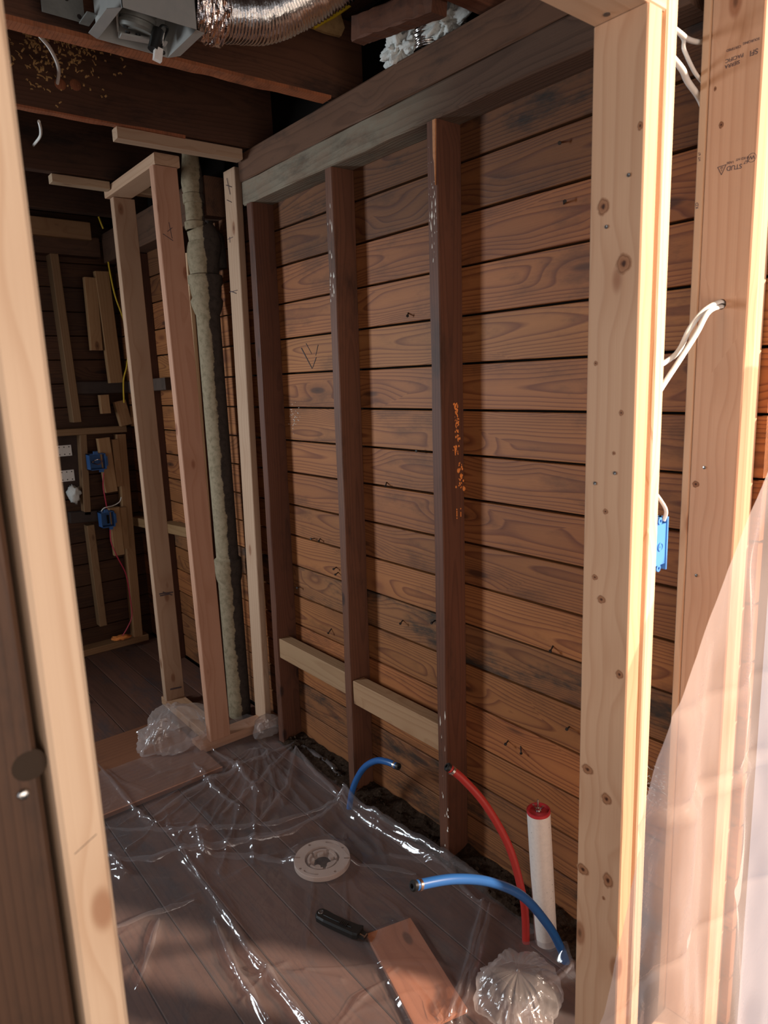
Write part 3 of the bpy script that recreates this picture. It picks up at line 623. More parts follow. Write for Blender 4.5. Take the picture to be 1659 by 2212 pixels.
def blob(name, c, r, sc, mat, label, cat, amp=0.35, freq=3.0, sub=4, seed=0, flat=None, ridged=False, parent=None, faceted=False):
    bm = bmesh.new(); bmesh.ops.create_icosphere(bm, subdivisions=sub, radius=1.0)
    c = Vector(c)
    for v in bm.verts:
        q = v.co*freq+Vector((seed*5.1, seed*1.7, seed))
        n = (1-2*abs(noise.noise(q)))*0.6+(1-2*abs(noise.noise(q*2.3)))*0.3 if ridged else noise.fractal(q, 1.0, 2.0, 5)
        k = 1+amp*n
        p = Vector((v.co.x*sc[0], v.co.y*sc[1], v.co.z*sc[2]))*r*k+c
        if flat is not None and p.z < flat: p.z = flat+0.002*random.random()
        v.co = p
    me = bpy.data.meshes.new(name)
    o0 = WM[parent].to_translation() if parent else c
    for v in bm.verts: v.co -= o0
    bm.to_mesh(me); bm.free(); me.materials.append(MATS[mat])
    if not faceted:
        for p in me.polygons: p.use_smooth = True
    o = bpy.data.objects.new(name, me); link(o, Matrix.Translation(o0), parent)
    if parent is None: tag(o, label, cat)
    elif label: o['label'] = label
    return o
blob('insulation_tuft', (1.0433, 4.0500, 0.9346), 0.036, (0.9,0.7,1.4), 'insulation', 'white insulation tuft below the nail plates', 'insulation', 0.5, 2.5, 3, 3)
blob('foam_blob', (1.3507, 4.0000, 2.2154), 0.020, (0.8,0.8,1.0), 'orange_foam', 'orange foam knot at the head of the yellow wire', 'foam', 0.5, 2.2, 3, 1)
blob('foam_blob', (1.1893, 3.9800, 0.0728), 0.034, (1.4,1.0,0.35), 'orange_foam', 'flat orange foam splash on the far bottom plate', 'foam', 0.6, 2.6, 3, 2)
def wire(name, pts, r, mat, label, cat='cable'):
    o = MB().tube(pts, r, 8, 8).build(name, mat, None, smooth=True); tag(o, label, cat); return o
wire('yellow_cable', [(1.3004, 3.9300, 2.3981), (1.3088, 3.9300, 2.3668), (1.3178, 3.9300, 2.3399)], 0.0045, 'yellow_cable', 'short bit of yellow wire above the far orange foam knot')
wire('yellow_cable', [(1.3320, 3.9500, 2.1897), (1.3365, 3.9500, 2.1186), (1.3509, 3.9500, 1.9990), (1.3844, 3.9500, 1.8656), (1.3894, 3.9400, 1.7282), (1.3713, 3.9400, 1.6280), (1.3483, 3.9500, 1.5479), (1.3414, 3.9600, 1.4259)], 0.0042, 'yellow_cable', 'long yellow wire hanging down the far corner')
wire('red_wire', [(1.1870, 3.9550, 1.0459), (1.1766, 3.9550, 0.9742), (1.1781, 3.9500, 0.9091), (1.1831, 3.9550, 0.8472)], 0.0032, 'red_wire', 'short red wire joining the two far blue boxes')
wire('red_wire', [(1.1837, 3.9400, 0.7321), (1.1808, 3.9400, 0.6577), (1.1996, 3.9300, 0.5749), (1.2459, 3.9500, 0.4523), (1.2615, 3.9700, 0.3047), (1.2606, 3.9700, 0.1912), (1.2235, 3.9600, 0.1291), (1.1894, 3.9600, 0.0868)], 0.0032, 'red_wire', 'long red wire falling to the orange foam splash')
wire('ground_wire', [(1.1500, 3.9500, 0.8368), (1.1634, 3.9300, 0.8557), (1.2185, 3.9500, 0.8586), (1.2570, 3.9600, 0.8733), (1.2701, 3.9600, 0.8983)], 0.0028, 'white_cable', 'pale wire curling over the lower far blue box')

# ------------------------------------------------------------------ plywood patch on the floor
pw = lumber('plywood_patch', (0.05, 2.655, 0.008), (1.04, 2.655, 0.008), 0.56, 0.016, 'plywood', None, (0,1,0), 0.001, (1.1,1.0,0.95)); tag(pw, 'reddish plywood patch on the floor before the new studs', 'board')
MB().box((0.05, 2.3735, 0.0165), (1.04, 2.379, 0.018)).build('raw_edge', 'scrap_wood', pw)

# ------------------------------------------------------------------ doorway framing close to the camera
DY0, DY1 = 0.588, 0.677; DYC = (DY0+DY1)/2
jl = stud('door_stud', (0.125, DYC, 0.0), (0.127, DYC, 2.0), 0.036, DY1-DY0, 'new_wood', 'blurred pale new stud forming the left side of the doorway', color=(1.18,1.20,1.18), bev=0.004)
jl['label'] = 'out-of-focus pale stud beside the dark old post with the nail'
marks(jl, [((0.1165,0.5878,1.108),(0.136,0.5878,1.118))], 0.0003); marks(jl, [((0.121,0.5873,0.905),(0.1265,0.5873,0.907)),((0.1285,0.5873,0.908),(0.133,0.5873,0.909))], 0.0004)
op = stud('old_post', (0.0205, 0.6445, 0.0), (0.0205, 0.6445, 2.3), 0.162, 0.085, 'old_stud', 'dark old post with a nail head, left of the blurred pale stud', 'post', color=(0.8,1.0,1.05), bev=0.004)
op['label'] = 'dark old post with a shiny nail head and a knot'
c = (0.0867, 0.6015, 1.1719)
MB().lathe(c, (0,-1,0), [(0.0,-0.004),(0.0045,-0.003),(0.0048,0.002),(0.0035,0.0035),(0.0,0.004)], 14).build('nail_head', 'steel', op, smooth=True)
c = (0.0938, 0.6018, 1.1943)
MB().lathe(c, (0,-1,0), [(0.0,0.0005),(0.012,0.0004),(0.0145,-0.001)], 18).build('knot', 'knot_dark', op, smooth=True)

jr = stud('door_stud', (0.9935, DYC, 0.0), (0.9935, DYC, 2.001), 0.037, DY1-DY0, 'new_wood', 'clear new stud under the header end, broad knotty face toward the room', color=(0.86,0.735,0.65), bev=0.0022)
kr = stud('door_stud', (1.0435, DYC+0.002, 0.0), (1.0435, DYC+0.002, 2.33), 0.029, DY1-DY0, 'rough_new_wood', 'rough-sawn new stud behind the knotty one, carrying the blue box', color=(1,1,1))
hd = stud('door_header', (0.12, DYC, 2.0715), (1.021, DYC, 2.0715), 0.139, DY1-DY0, 'new_wood', 'new door header across the top, its underside lit orange', 'header', None, (0,0,1), color=(0.98,0.92,0.88))
for p in ((0.9740, 0.6108, 1.7825), (0.9740, 0.6461, 1.7171), (0.9740, 0.6202, 1.3406), (0.9740, 0.6564, 1.3208)):
    MB().lathe(p, (-1,0,0), [(0.0,-0.003),(0.0026,-0.002),(0.0029,0.0006),(0.0022,0.0010),(0.0,0.0006)], 12).build('nail_head', 'nail_steel', jr, smooth=True)
p = (0.9575, 0.6426, 2.0015)
MB().lathe(p, (0,0,-1), [(0.0,-0.003),(0.0045,-0.002),(0.005,0.001),(0.0,0.002)], 12).build('nail_head', 'nail_steel', hd, smooth=True)

def knot(parent, p, ry, rz, col):
    n = 18; p = Vector(p); x_ = p.x; vs = [(x_-0.0004, p.y+ry*math.cos(2*math.pi*i/n), p.z+rz*math.sin(2*math.pi*i/n)) for i in range(n)]+[(x_+0.0003, p.y+ry*math.cos(2*math.pi*i/n), p.z+rz*math.sin(2*math.pi*i/n)) for i in range(n)]
    return MB().add(vs, [tuple(range(n)), tuple(reversed(range(n, 2*n)))]+[(i, (i+1) % n, n+(i+1) % n, n+i) for i in range(n)]).build('knot', 'knot_wood', parent, color=col)
JC = (0.88, 0.75, 0.66)
for p, ry, rz in (((0.9750, 0.5951, 1.8446), 0.0055, 0.008), ((0.9750, 0.6532, 1.7472), 0.013, 0.016), ((0.9750, 0.6156, 1.6589), 0.016, 0.019), ((0.9750, 0.6603, 1.5138), 0.0045, 0.005), ((0.9750, 0.6123, 1.4361), 0.005, 0.006), ((0.9750, 0.6234, 1.3722), 0.004, 0.004), ((0.9750, 0.6359, 1.2759), 0.006, 0.006), ((0.9750, 0.6531, 1.1609), 0.007, 0.0065), ((0.9750, 0.6396, 1.1249), 0.010, 0.009), ((0.9750, 0.6017, 1.0028), 0.009, 0.010), ((0.9750, 0.6593, 0.8030), 0.015, 0.012), ((0.9750, 0.6195, 0.7638), 0.013, 0.014), ((0.9750, 0.6646, 0.5976), 0.016, 0.014), ((0.9750, 0.6122, 0.6059), 0.013, 0.019), ((0.9750, 0.6196, 0.5653), 0.004, 0.005)):
    knot(jr, p, ry, rz, JC)
# end stud with drilled hole and mill stamps
RX = 1.335
er = stud('end_stud', (RX+0.019, DYC+0.002, 0.0), (RX+0.019, DYC+0.002, 2.33), 0.038, DY1-DY0+0.003, 'new_wood', 'new stud with ink mill stamps and a drilled hole for white cables', 'stud', None, (1,0,0), (0.80,0.655,0.59))
HC = Vector((RX, 0.637, 1.616))
cut = MB().cone((RX-0.02, HC.y, HC.z), (RX+0.06, HC.y, HC.z), 0.0095, 0.0095, 28).build('cutter', 'dirt')
md = er.modifiers.new('hole', 'BOOLEAN'); md.object = cut; md.operation = 'DIFFERENCE'; md.solver = 'EXACT'
bpy.context.view_layer.update()
dg = bpy.context.evaluated_depsgraph_get()
me2 = bpy.data.meshes.new_from_object(er.evaluated_get(dg)); er.modifiers.clear(); er.data = me2
for p, ry, rz in (((1.3350, 0.6541, 1.9284), 0.0055, 0.0075), ((1.3350, 0.6684, 1.9921), 0.003, 0.005), ((1.3350, 0.6679, 1.2740), 0.009, 0.0085)):
    knot(er, p, ry, rz, (0.62, 0.50, 0.44))
cm = cut.data; bpy.data.objects.remove(cut); bpy.data.meshes.remove(cm); WM = {k: v for k, v in WM.items()}
def stamp(parent, txt, y, z, size, slant=0.0, rot=0.0, plane_x=RX, sx=1.0):
    """ink lettering on a -X face, upside down: text runs toward +Y, its top points down"""
    cu = bpy.data.curves.new('stamp', 'FONT'); cu.body = txt; cu.size = size; cu.align_x = 'CENTER'; cu.extrude = 0.0001; cu.shear = slant; cu.offset = size*0.012
    t = bpy.data.objects.new('stamp', cu); COL.objects.link(t); bpy.context.view_layer.update()
    me = bpy.data.meshes.new_from_object(t.evaluated_get(bpy.context.evaluated_depsgraph_get()))
    bpy.data.objects.remove(t); bpy.data.curves.remove(cu)
    me.materials.clear(); me.materials.append(MATS['ink'])
    o = bpy.data.objects.new('ink_stamp', me)
    cr, sr = math.cos(rot), math.sin(rot)
    X_ = Vector((0, cr, sr))*sx; Y_ = Vector((0, sr, -cr)); Z_ = X_.normalized().cross(Y_)
    M = Matrix(((X_.x,Y_.x,Z_.x,plane_x-0.0003),(X_.y,Y_.y,Z_.y,y),(X_.z,Y_.z,Z_.z,z),(0,0,0,1)))
    return link(o, M, parent)
stamp(er, 'STUD', 0.6265, 1.8545, 0.0110, sx=1.0, rot=0.06)
stamp(er, '67', 0.6055, 1.8575, 0.0080, sx=0.95, rot=0.06, slant=0.2)
stamp(er, '® KD HT', 0.6130, 1.8640, 0.0056, sx=1.0, rot=0.06)
stamp(er, '1ABE', 0.6340, 1.8625, 0.0056, sx=1.1, rot=0.06)
def ring_mark(parent, y, z, r, n=24, w=0.0007):
    pts = [(RX-0.0004, y+r*math.cos(2*math.pi*i/n), z+r*math.sin(2*math.pi*i/n)) for i in range(n)]
    mb = MB()
    for i in range(n): mb.cone(pts[i], pts[(i+1) % n], w*0.6, w*0.6, 4)
    mb.build('ink_stamp', 'ink', parent)
ring_mark(er, 0.5965, 1.8595, 0.0072); stamp(er, 'W', 0.5965, 1.8630, 0.0090, sx=1.1, rot=0.06)
mb = MB(); T = [(RX-0.0004, 0.6415, 1.8590), (RX-0.0004, 0.6565, 1.8580), (RX-0.0004, 0.6490, 1.8435)]
for i in range(3): mb.cone(T[i], T[(i+1) % 3], 0.0006, 0.0006, 4)
mb.build('ink_stamp', 'ink', er); stamp(er, 'TP', 0.649, 1.8575, 0.0045); stamp(er, 'S', 0.649, 1.8530, 0.0045)
stamp(er, 'SIERRA', 0.640, 2.025, 0.0085, sx=1.0); stamp(er, 'PACIFIC', 0.637, 2.034, 0.0085, sx=1.05)
stamp(er, 'SFI', 0.604, 2.033, 0.012); stamp(er, 'CERTIFIED', 0.639, 2.049, 0.0055, rot=0.05); stamp(er, 'SOURCING', 0.6095, 2.050, 0.0055, rot=0.05)
for p in ((1.3345, 0.6517, 1.3087), (1.3345, 0.6563, 1.0881)):
    MB().lathe(p, (-1,0,0), [(0.0,-0.002),(0.0032,-0.001),(0.0032,0.0015),(0.0,0.002)], 10).build('nail_head', 'steel', er, smooth=True)
es = stud('end_stud', (1.3755, 0.6895, 0.0), (1.3755, 0.6895, 2.33), 0.081, 0.0165, 'new_wood', 'new stud against the board wall, tucked behind the stamped stud', 'stud', None, (1,0,0), (0.84,0.74,0.66))
stamp(es, 'HT 67', 0.6895, 1.885, 0.006, rot=1.5, plane_x=1.335); stamp(es, 'KD', 0.6895, 1.80, 0.008, rot=1.5, plane_x=1.335)
e2 = stud('end_stud', (1.395, DYC+0.004, 0.0), (1.395, DYC+0.004, 2.33), 0.038, DY1-DY0, 'new_wood', 'new stud doubled against the far side of the stamped stud', 'stud', None, (1,0,0), (0.98,0.86,0.80))
e2['label'] = 'sunlit new stud doubling the stamped stud, at the edge of the plastic curtain'
stud('sole_plate', (0.06, DYC, 0.0205), (0.105, DYC, 0.0205), 0.089, 0.038, 'new_wood', 'stub of new bottom plate at the out-of-focus stud', 'plate', None, (0,1,0))
bpy.data.objects.remove(bpy.data.objects['sole_plate'])
stud('sole_plate', (1.063, DYC, 0.0205), (1.333, DYC, 0.0205), 0.089, 0.038, 'new_wood', 'new bottom plate behind the plastic curtain', 'plate', None, (0,1,0))

# blue box on the rough stud, seen from its back
BX0, BX1, BZ0, BZ1, BYB = 1.0615, 1.1105, 1.158, 1.2515, 0.602
bb = empty('outlet_box', ((BX0+BX1)/2, BYB+0.03, BZ0), 'bright blue outlet box nailed to the rough-sawn sunlit stud', 'box')
mb = MB(); t = 0.003
mb.box((BX0,BYB,BZ0+0.011),(BX1-0.003,BYB+t,BZ1-0.011)).box((BX1-0.0035,BYB-0.002,BZ0),(BX1,BYB+0.065,BZ1)).box((BX0,BYB,BZ0),(BX0+t,BYB+0.065,BZ1))
mb.box((BX0,BYB+0.01,BZ1-t),(BX1,BYB+0.065,BZ1)).box((BX0,BYB+0.01,BZ0),(BX1,BYB+0.065,BZ0+t)).box((BX0,BYB+0.010,BZ0),(BX1,BYB+0.013,BZ0+0.014)).box((BX0,BYB+0.010,BZ1-0.014),(BX1,BYB+0.013,BZ1))
mb.build('body', 'blue_box', bb)
MB().lathe((1.0885, BYB, 1.2015), (0,-1,0), [(0.0,0.0015),(0.0018,0.0015),(0.002,0.0008),(0.0055,0.0008),(0.0062,0.002),(0.0075,0.002),(0.008,0.0)], 24).build('boss', 'blue_box', bb, smooth=True)
for z in (BZ0-0.001, BZ1-0.011):
    MB().lathe((1.0895, BYB+0.004, z+0.006), (0,-1,0), [(0.0026,-0.004),(0.0026,0.003),(0.0065,0.003),(0.0065,-0.004)], 18, True).build('clamp_eye', 'blue_box', bb, smooth=True)
MB().box((1.0625,BYB-0.001,BZ0-0.006),(1.0745,BYB+0.005,BZ0+0.008)).build('nail_tab', 'blue_box', bb)
MB().box((1.0625,BYB-0.001,BZ1-0.016),(1.0745,BYB+0.005,BZ1+0.004)).build('nail_tab', 'blue_box', bb)
def cable(pts, r, label, ry=None):
    o = MB().tube(pts, r, 10, 8, ry).build('white_cable', 'white_cable', None, smooth=True); tag(o, label, 'cable'); return o
cable([(1.066,0.640,1.34), (1.075,0.628,1.32), (1.092,0.606,1.282), (1.1005,0.600,1.262), (1.0985,0.603,1.246)], 0.0048, 'white cable bending down into the bright blue outlet box', 0.003)
cable([(1.352,0.637,1.6195), (1.325,0.636,1.620), (1.2704, 0.6370, 1.6017), (1.2291, 0.6400, 1.5704), (1.1940, 0.6450, 1.5264), (1.12,0.660,1.49), (1.075,0.668,1.44)], 0.0046, 'upper of two white cables drooping from the drilled hole', 0.0028)
cable([(1.352,0.637,1.6125), (1.325,0.634,1.611), (1.2636, 0.6250, 1.5980), (1.2255, 0.6250, 1.5612), (1.1826, 0.6300, 1.5178), (1.125,0.640,1.455), (1.075,0.65,1.385)], 0.0046, 'lower of two white cables drooping from the drilled hole', 0.0028)
cable([(1.10,0.70,2.09), (1.2343, 0.6900, 2.0686), (1.2891, 0.7000, 2.0730), (1.3491, 0.7100, 2.0862), (1.4019, 0.7180, 2.1036), (1.408,0.714,2.08)], 0.0045, 'white cable sagging nearly level high behind the stamped stud')
cable([(1.10,0.715,2.10), (1.2660, 0.7050, 2.0793), (1.2705, 0.6950, 2.0490), (1.3183, 0.7000, 2.0268), (1.4001, 0.7120, 2.0083), (1.408,0.710,1.93)], 0.0035, 'thin white cable slanting steeply behind the stamped stud')
cable([(1.09,0.70,2.07), (1.2384, 0.6900, 2.0201), (1.2953, 0.7000, 2.0065), (1.3855, 0.7140, 1.9803), (1.408,0.712,1.88)], 0.0055, 'thick white cable, lowest one slanting behind the stamped stud')

# ------------------------------------------------------------------ bathroom rough-ins
fl = empty('closet_flange', (1.035, 1.665, 0.0), 'round beige toilet flange on the floor under the clear sheet', 'flange')
FX, FYY = 1.035, 1.665
ringm = MB().lathe((FX,FYY,0), zax, [(0.055,0.020),(0.088,0.020),(0.089,0.018),(0.089,0.004),(0.055,0.004)], 56, True).build('ring', 'flange_plastic', fl)
cutm = MB()
ang0 = math.radians(-35)
for k in range(4):
    a = ang0+math.radians(32)+k*math.pi/2
    cutm.cone((FX+0.078*math.cos(a), FYY+0.078*math.sin(a), -0.01), (FX+0.078*math.cos(a), FYY+0.078*math.sin(a), 0.04), 0.0045, 0.0045, 14)
def arc(mb, a0, a1, r0, r1, n=12):
    vs = []; 
    for i in range(n+1):
        a = a0+(a1-a0)*i/n
        for r in (r0, r1):
            for z in (0.0145, 0.04): vs.append((FX+r*math.cos(a), FYY+r*math.sin(a), z))
    fs = []
    for i in range(n):
        b = i*4; e = b+4
        fs += [(b, e, e+1, b+1), (b+2, b+3, e+3, e+2), (b, b+2, e+2, e), (b+1, e+1, e+3, b+3)]
    fs += [(0,1,3,2), (n*4, n*4+2, n*4+3, n*4+1)]
    mb.add(vs, fs)
for k in range(2):
    a = ang0+math.radians(42)+k*math.pi
    arc(cutm, a, a+math.radians(40), 0.072, 0.078)
    b = ang0-math.radians(10)+k*math.pi
    arc(cutm, b, b+math.radians(5), 0.070, 0.095, 4)
cutter = cutm.build('cutter', 'dirt')
md = ringm.modifiers.new('slots', 'BOOLEAN'); md.object = cutter; md.operation = 'DIFFERENCE'; md.solver = 'EXACT'
bpy.context.view_layer.update()
me2 = bpy.data.meshes.new_from_object(ringm.evaluated_get(bpy.context.evaluated_depsgraph_get())); ringm.modifiers.clear(); ringm.data = me2
cm = cutter.data; bpy.data.objects.remove(cutter); bpy.data.meshes.remove(cm); WM.pop(None, None)
MB().lathe((FX,FYY,0), zax, [(0.0551,0.019),(0.0555,0.003),(0.0,0.002)], 40).build('well', 'flange_plastic', fl, smooth=True, color=(1,1,1))
mb = MB()
for k in range(5):
    a0 = ang0+k*2*math.pi/5; n = 8; vs = []
    for i in range(n+1):
        a = a0+i/n*math.radians(58)
        for r in (0.040, 0.047):
            for z in (0.003, 0.0165): vs.append((FX+r*math.cos(a), FYY+r*math.sin(a), z))
    fs = []
    for i in range(n):
        b = i*4; e = b+4; fs += [(b, e, e+1, b+1), (b+2, b+3, e+3, e+2), (b, b+2, e+2, e), (b+1, e+1, e+3, b+3)]
    fs += [(0,1,3,2), (n*4, n*4+2, n*4+3, n*4+1)]; mb.add(vs, fs)
    am = a0+math.radians(29); mb.cone((FX+0.034*math.cos(am), FYY+0.034*math.sin(am), 0.003), (FX+0.034*math.cos(am), FYY+0.034*math.sin(am), 0.013), 0.011, 0.010, 14)
mb.build('inner_ring', 'flange_plastic', fl)
MB().lathe((FX,FYY,0), zax, [(0.0,0.0045),(0.024,0.0045),(0.026,0.003)], 24).build('drain_hole', 'dirt', fl, smooth=True)

pv = empty('drain_pipe', (1.317, 1.008, 0.0), 'white plastic drain pipe sealed with a red test plug', 'pipe')
PB, PT = Vector((1.317, 1.008, -0.01)), Vector((1.291, 1.016, 0.393)); ax = (PT-PB).normalized(); Lp = (PT-PB).length
MB().lathe(PB, ax, [(0.0300,0),(0.0300,Lp),(0.0265,Lp),(0.0265,Lp-0.06)], 36).build('pipe', 'white_plastic', pv, smooth=True)
pl = MB().lathe(PT, ax, [(0.0,0.001),(0.024,0.001),(0.0255,0.004),(0.0265,0.007),(0.0302,0.0065),(0.0305,0.001),(0.0302,-0.001)], 36).build('test_plug', 'red_plug', pv, smooth=True)
b = PT+ax*0.002
w = MB().lathe(b, ax, [(0.0,0.0),(0.0075,0.0),(0.0075,0.003),(0.005,0.003),(0.005,0.010),(0.0,0.011)], 16); w.cone(b, b+ax*0.034, 0.0025, 0.0025, 10)
ux = ax.orthogonal().normalized()
ux = Vector((0.55, -0.83, 0)).normalized()
for s_ in (-1, 1):
    w.tube([b+ax*0.006+ux*(0.004*s_), b+ax*0.011+ux*(0.010*s_), b+ax*0.017+ux*(0.0125*s_)], 0.0022, 8, 4, 0.004)
w.build('wing_nut', 'steel', pl, smooth=True)
mb = MB()
for i in range(26):
    tt = random.uniform(0.12, 0.97); an = random.uniform(0, 6.28); u = ax.orthogonal().normalized(); v = ax.cross(u); d = u*math.cos(an)+v*math.sin(an)
    q = PB+ax*(Lp*tt)+d*0.0299; mb.lathe(q, d, [(0.0,0.0006),(random.uniform(0.0005,0.0014),0.0003)], 6)
mb.build('dark_specks', 'rust_nail', pv, kind='stuff')

def hose(name, pts, mat, label, r=0.0108, plug=True, band='steel'):
    P = [Vector(p) for p in pts]
    t = empty(name, (P[0].x, P[0].y, 0), label, 'hose')
    MB().tube(P, r, 16, 10).build('tube', mat, t, smooth=True)
    d = (P[-1]-P[-2]).normalized()
    MB().lathe(P[-1]-d*0.016, d, [(r+0.0002,0),(r+0.0014,0.0008),(r+0.0014,0.0075),(r+0.0002,0.0085)], 20).build('crimp_ring', band, t, smooth=True)
    MB().lathe(P[-1]-d*0.002, d, [(r*0.6,0),(r*1.06,0.001),(r*1.06,0.009),(r*0.8,0.0115),(r*0.45,0.0115),(r*0.45,0.004),(0.0,0.004)], 20).build('end_plug', 'black_rubber', t, smooth=True)
    return t
hose('water_tube', [(1.300,0.930,-0.01), (1.2906, 0.9400, 0.0369), (1.2507, 0.9500, 0.1227), (1.1690, 0.9650, 0.2434), (1.0694, 0.9800, 0.3281), (0.9582, 0.9900, 0.3903), (0.8525, 1.0000, 0.4251)], 'blue_pex', 'long blue water tube arching over the floor from the white drain pipe', 0.0112, True, 'copper_ring')
hose('water_tube', [(1.272,1.040,-0.01), (1.2757, 1.0450, 0.0657), (1.2681, 1.0500, 0.1447), (1.2512, 1.0800, 0.2749), (1.2065, 1.1200, 0.3973), (1.1629, 1.1600, 0.4733), (1.1330, 1.1800, 0.5083)], 'red_pex', 'red water tube leaning toward the paint-dripped stud', 0.0105)
hose('water_tube', [(1.270,1.842,-0.01), (1.2771, 1.8300, 0.0630), (1.2830, 1.8000, 0.1323), (1.2847, 1.7500, 0.1983), (1.2899, 1.6900, 0.2433), (1.2917, 1.6300, 0.2622), (1.2940, 1.5900, 0.2656)], 'blue_pex', 'short blue water tube curling up beside the middle brown stud', 0.0108)

# utility knife lying on the sheet
A, B = Vector((0.893, 1.478, 0.0)), Vector((0.949, 1.324, 0.0)); u = (B-A).normalized(); v = Vector((-u.y, u.x, 0)); L = (B-A).length; KZ = 0.0125
kn = empty('utility_knife', (0.92, 1.40, KZ), 'black utility knife lying on the clear sheet near the orange board', 'knife')
def kp(a, b, z): q = A+u*(a*L)+v*(b*1.3); return (q.x, q.y, z)
out_ = [(0.0,-0.008),(-0.02,0.0),(0.0,0.010),(0.04,0.0145),(0.12,0.0155),(0.3,0.0125),(0.55,0.0115),(0.80,0.0135),(0.86,0.0165),(0.88,0.012),(0.88,-0.013),(0.80,-0.0165),(0.5,-0.0165),(0.2,-0.0165),(0.05,-0.014)]
mb = MB(); n = len(out_)
vs = [kp(a, b, KZ) for a, b in out_]+[kp(a, b, KZ+0.012) for a, b in out_]+[kp(0.45+(a-0.45)*0.975, b*0.8, KZ+0.0165) for a, b in out_]
mb.add(vs, [tuple(reversed(range(n))), tuple(range(2*n, 3*n))]+[(k*n+i, k*n+(i+1) % n, (k+1)*n+(i+1) % n, (k+1)*n+i) for k in (0, 1) for i in range(n)])
mb.build('handle', 'black_plastic', kn)
mb = MB(); mb.add([kp(0.86,-0.010,KZ+0.002),kp(1.0,-0.010,KZ+0.002),kp(1.0,0.006,KZ+0.002),kp(0.86,0.008,KZ+0.002),kp(0.86,-0.010,KZ+0.011),kp(1.0,-0.009,KZ+0.010),kp(1.0,0.005,KZ+0.010),kp(0.86,0.008,KZ+0.012)], [(3,2,1,0),(4,5,6,7),(0,1,5,4),(1,2,6,5),(2,3,7,6),(3,0,4,7)])
mb.build('blade_holder', 'black_plastic', kn)
mb = MB(); mb.add([kp(0.90,-0.0065,KZ+0.0115),kp(1.005,-0.0075,KZ+0.0105),kp(1.005,-0.004,KZ+0.0105),kp(0.90,-0.004,KZ+0.0118),kp(0.9,-0.0065,KZ+0.0108),kp(1.005,-0.0075,KZ+0.0098)],[(0,1,2,3),(0,4,5,1)])
mb.add([kp(0.985,-0.009,KZ+0.0105),kp(1.008,-0.009,KZ+0.0105),kp(1.008,0.004,KZ+0.0105),kp(0.985,0.004,KZ+0.0105)],[(0,1,2,3)]); mb.build('blade', 'steel', kn)
MB().tube([kp(0.15,-0.003,KZ+0.0168), kp(0.4,-0.004,KZ+0.0172), kp(0.72,-0.003,KZ+0.0168)], 0.0016, 6, 6).build('slide_track', 'black_rubber', kn)
sl = MB(); 
for i in range(5): q0 = kp(0.50+i*0.03,-0.008,KZ+0.0185); q1 = kp(0.50+i*0.03,0.002,KZ+0.0185); sl.cone(q0, q1, 0.0018, 0.0018, 6)
sl.build('slider', 'black_plastic', kn)
MB().lathe(kp(0.065,0.0015,KZ+0.0164), zax, [(0.0,0.0006),(0.0055,0.0006),(0.0068,0.0014),(0.008,0.0)], 18).build('hang_hole', 'nail_steel', kn, smooth=True)

sc_ = lumber('board_scrap', (0.936, 1.013, 0.006), (1.022, 1.318, 0.006), 0.135, 0.012, 'scrap_wood', None, (1,0,0), 0.001, (1.0,0.95,0.95)); tag(sc_, 'orange brown board scrap lying under the clear sheet near the knife', 'board')

# ------------------------------------------------------------------ fan box, duct, wires overhead
FB = 2.288; fx0, fx1, fy0, fy1, ft = 0.620, 0.788, 1.588, 1.756, 2.43
fan = empty('fan_housing', (0.704, 1.67, FB), 'galvanised bathroom fan box hanging open below the joist', 'fan')
t = 0.0015
MB().box((fx0,fy0,FB),(fx1,fy0+t,ft)).box((fx0,fy1-t,FB),(fx1,fy1,ft)).box((fx0,fy0,FB),(fx0+t,fy1,ft)).box((fx1-t,fy0,FB),(fx1,fy1,ft)).box((fx0,fy0,ft-t),(fx1,fy1,ft)).build('housing', 'galvanised', fan)
mb = MB()
mb.add([(fx1,fy0+0.005,FB),(fx1,fy1,FB),(fx1+0.022,fy1-0.022,FB+0.002),(fx1+0.022,fy0+0.012,FB+0.002),(fx1,fy0+0.005,FB+0.0015),(fx1,fy1,FB+0.0015),(fx1+0.022,fy1-0.022,FB+0.0035),(fx1+0.022,fy0+0.012,FB+0.0035)],[(0,1,2,3),(7,6,5,4),(0,4,5,1),(1,5,6,2),(2,6,7,3),(3,7,4,0)])
mb.build('flange', 'galvanised', fan); mb = MB()
mb.add([(fx0,fy0+0.005,FB),(fx0,fy1,FB),(fx0-0.022,fy1-0.012,FB+0.002),(fx0-0.022,fy0+0.03,FB+0.002),(fx0,fy0+0.005,FB+0.0015),(fx0,fy1,FB+0.0015),(fx0-0.022,fy1-0.012,FB+0.0035),(fx0-0.022,fy0+0.03,FB+0.0035)],[(3,2,1,0),(4,5,6,7),(0,1,5,4),(1,2,6,5),(2,3,7,6),(3,0,4,7)])
mb.build('flange', 'galvanised', fan)
br = MB().box((0.520,1.80,2.335),(0.612,1.803,2.43)).build('bracket', 'dark_galvanised', fan)
for (x_, z_) in ((0.535,2.37),(0.55,2.41),(0.575,2.375),(0.59,2.415),(0.60,2.345)):
    MB().cone((x_,1.7995,z_),(x_,1.7985,z_),0.005,0.005,10).build('hole', 'rust_nail', br)
MB().box((0.598,1.74,2.33),(0.62,1.80,2.333)).build('bracket_arm', 'dark_galvanised', fan)
mt = MB().lathe((0.690,1.690,2.312), (0.12,-0.30,1), [(0.0,-0.012),(0.034,-0.012),(0.040,-0.006),(0.040,0.0),(0.036,0.001),(0.036,0.006),(0.041,0.007),(0.041,0.016),(0.036,0.017),(0.036,0.023),(0.041,0.024),(0.040,0.045),(0.0,0.05)], 30).build('motor', 'dark_galvanised', fan, smooth=True)
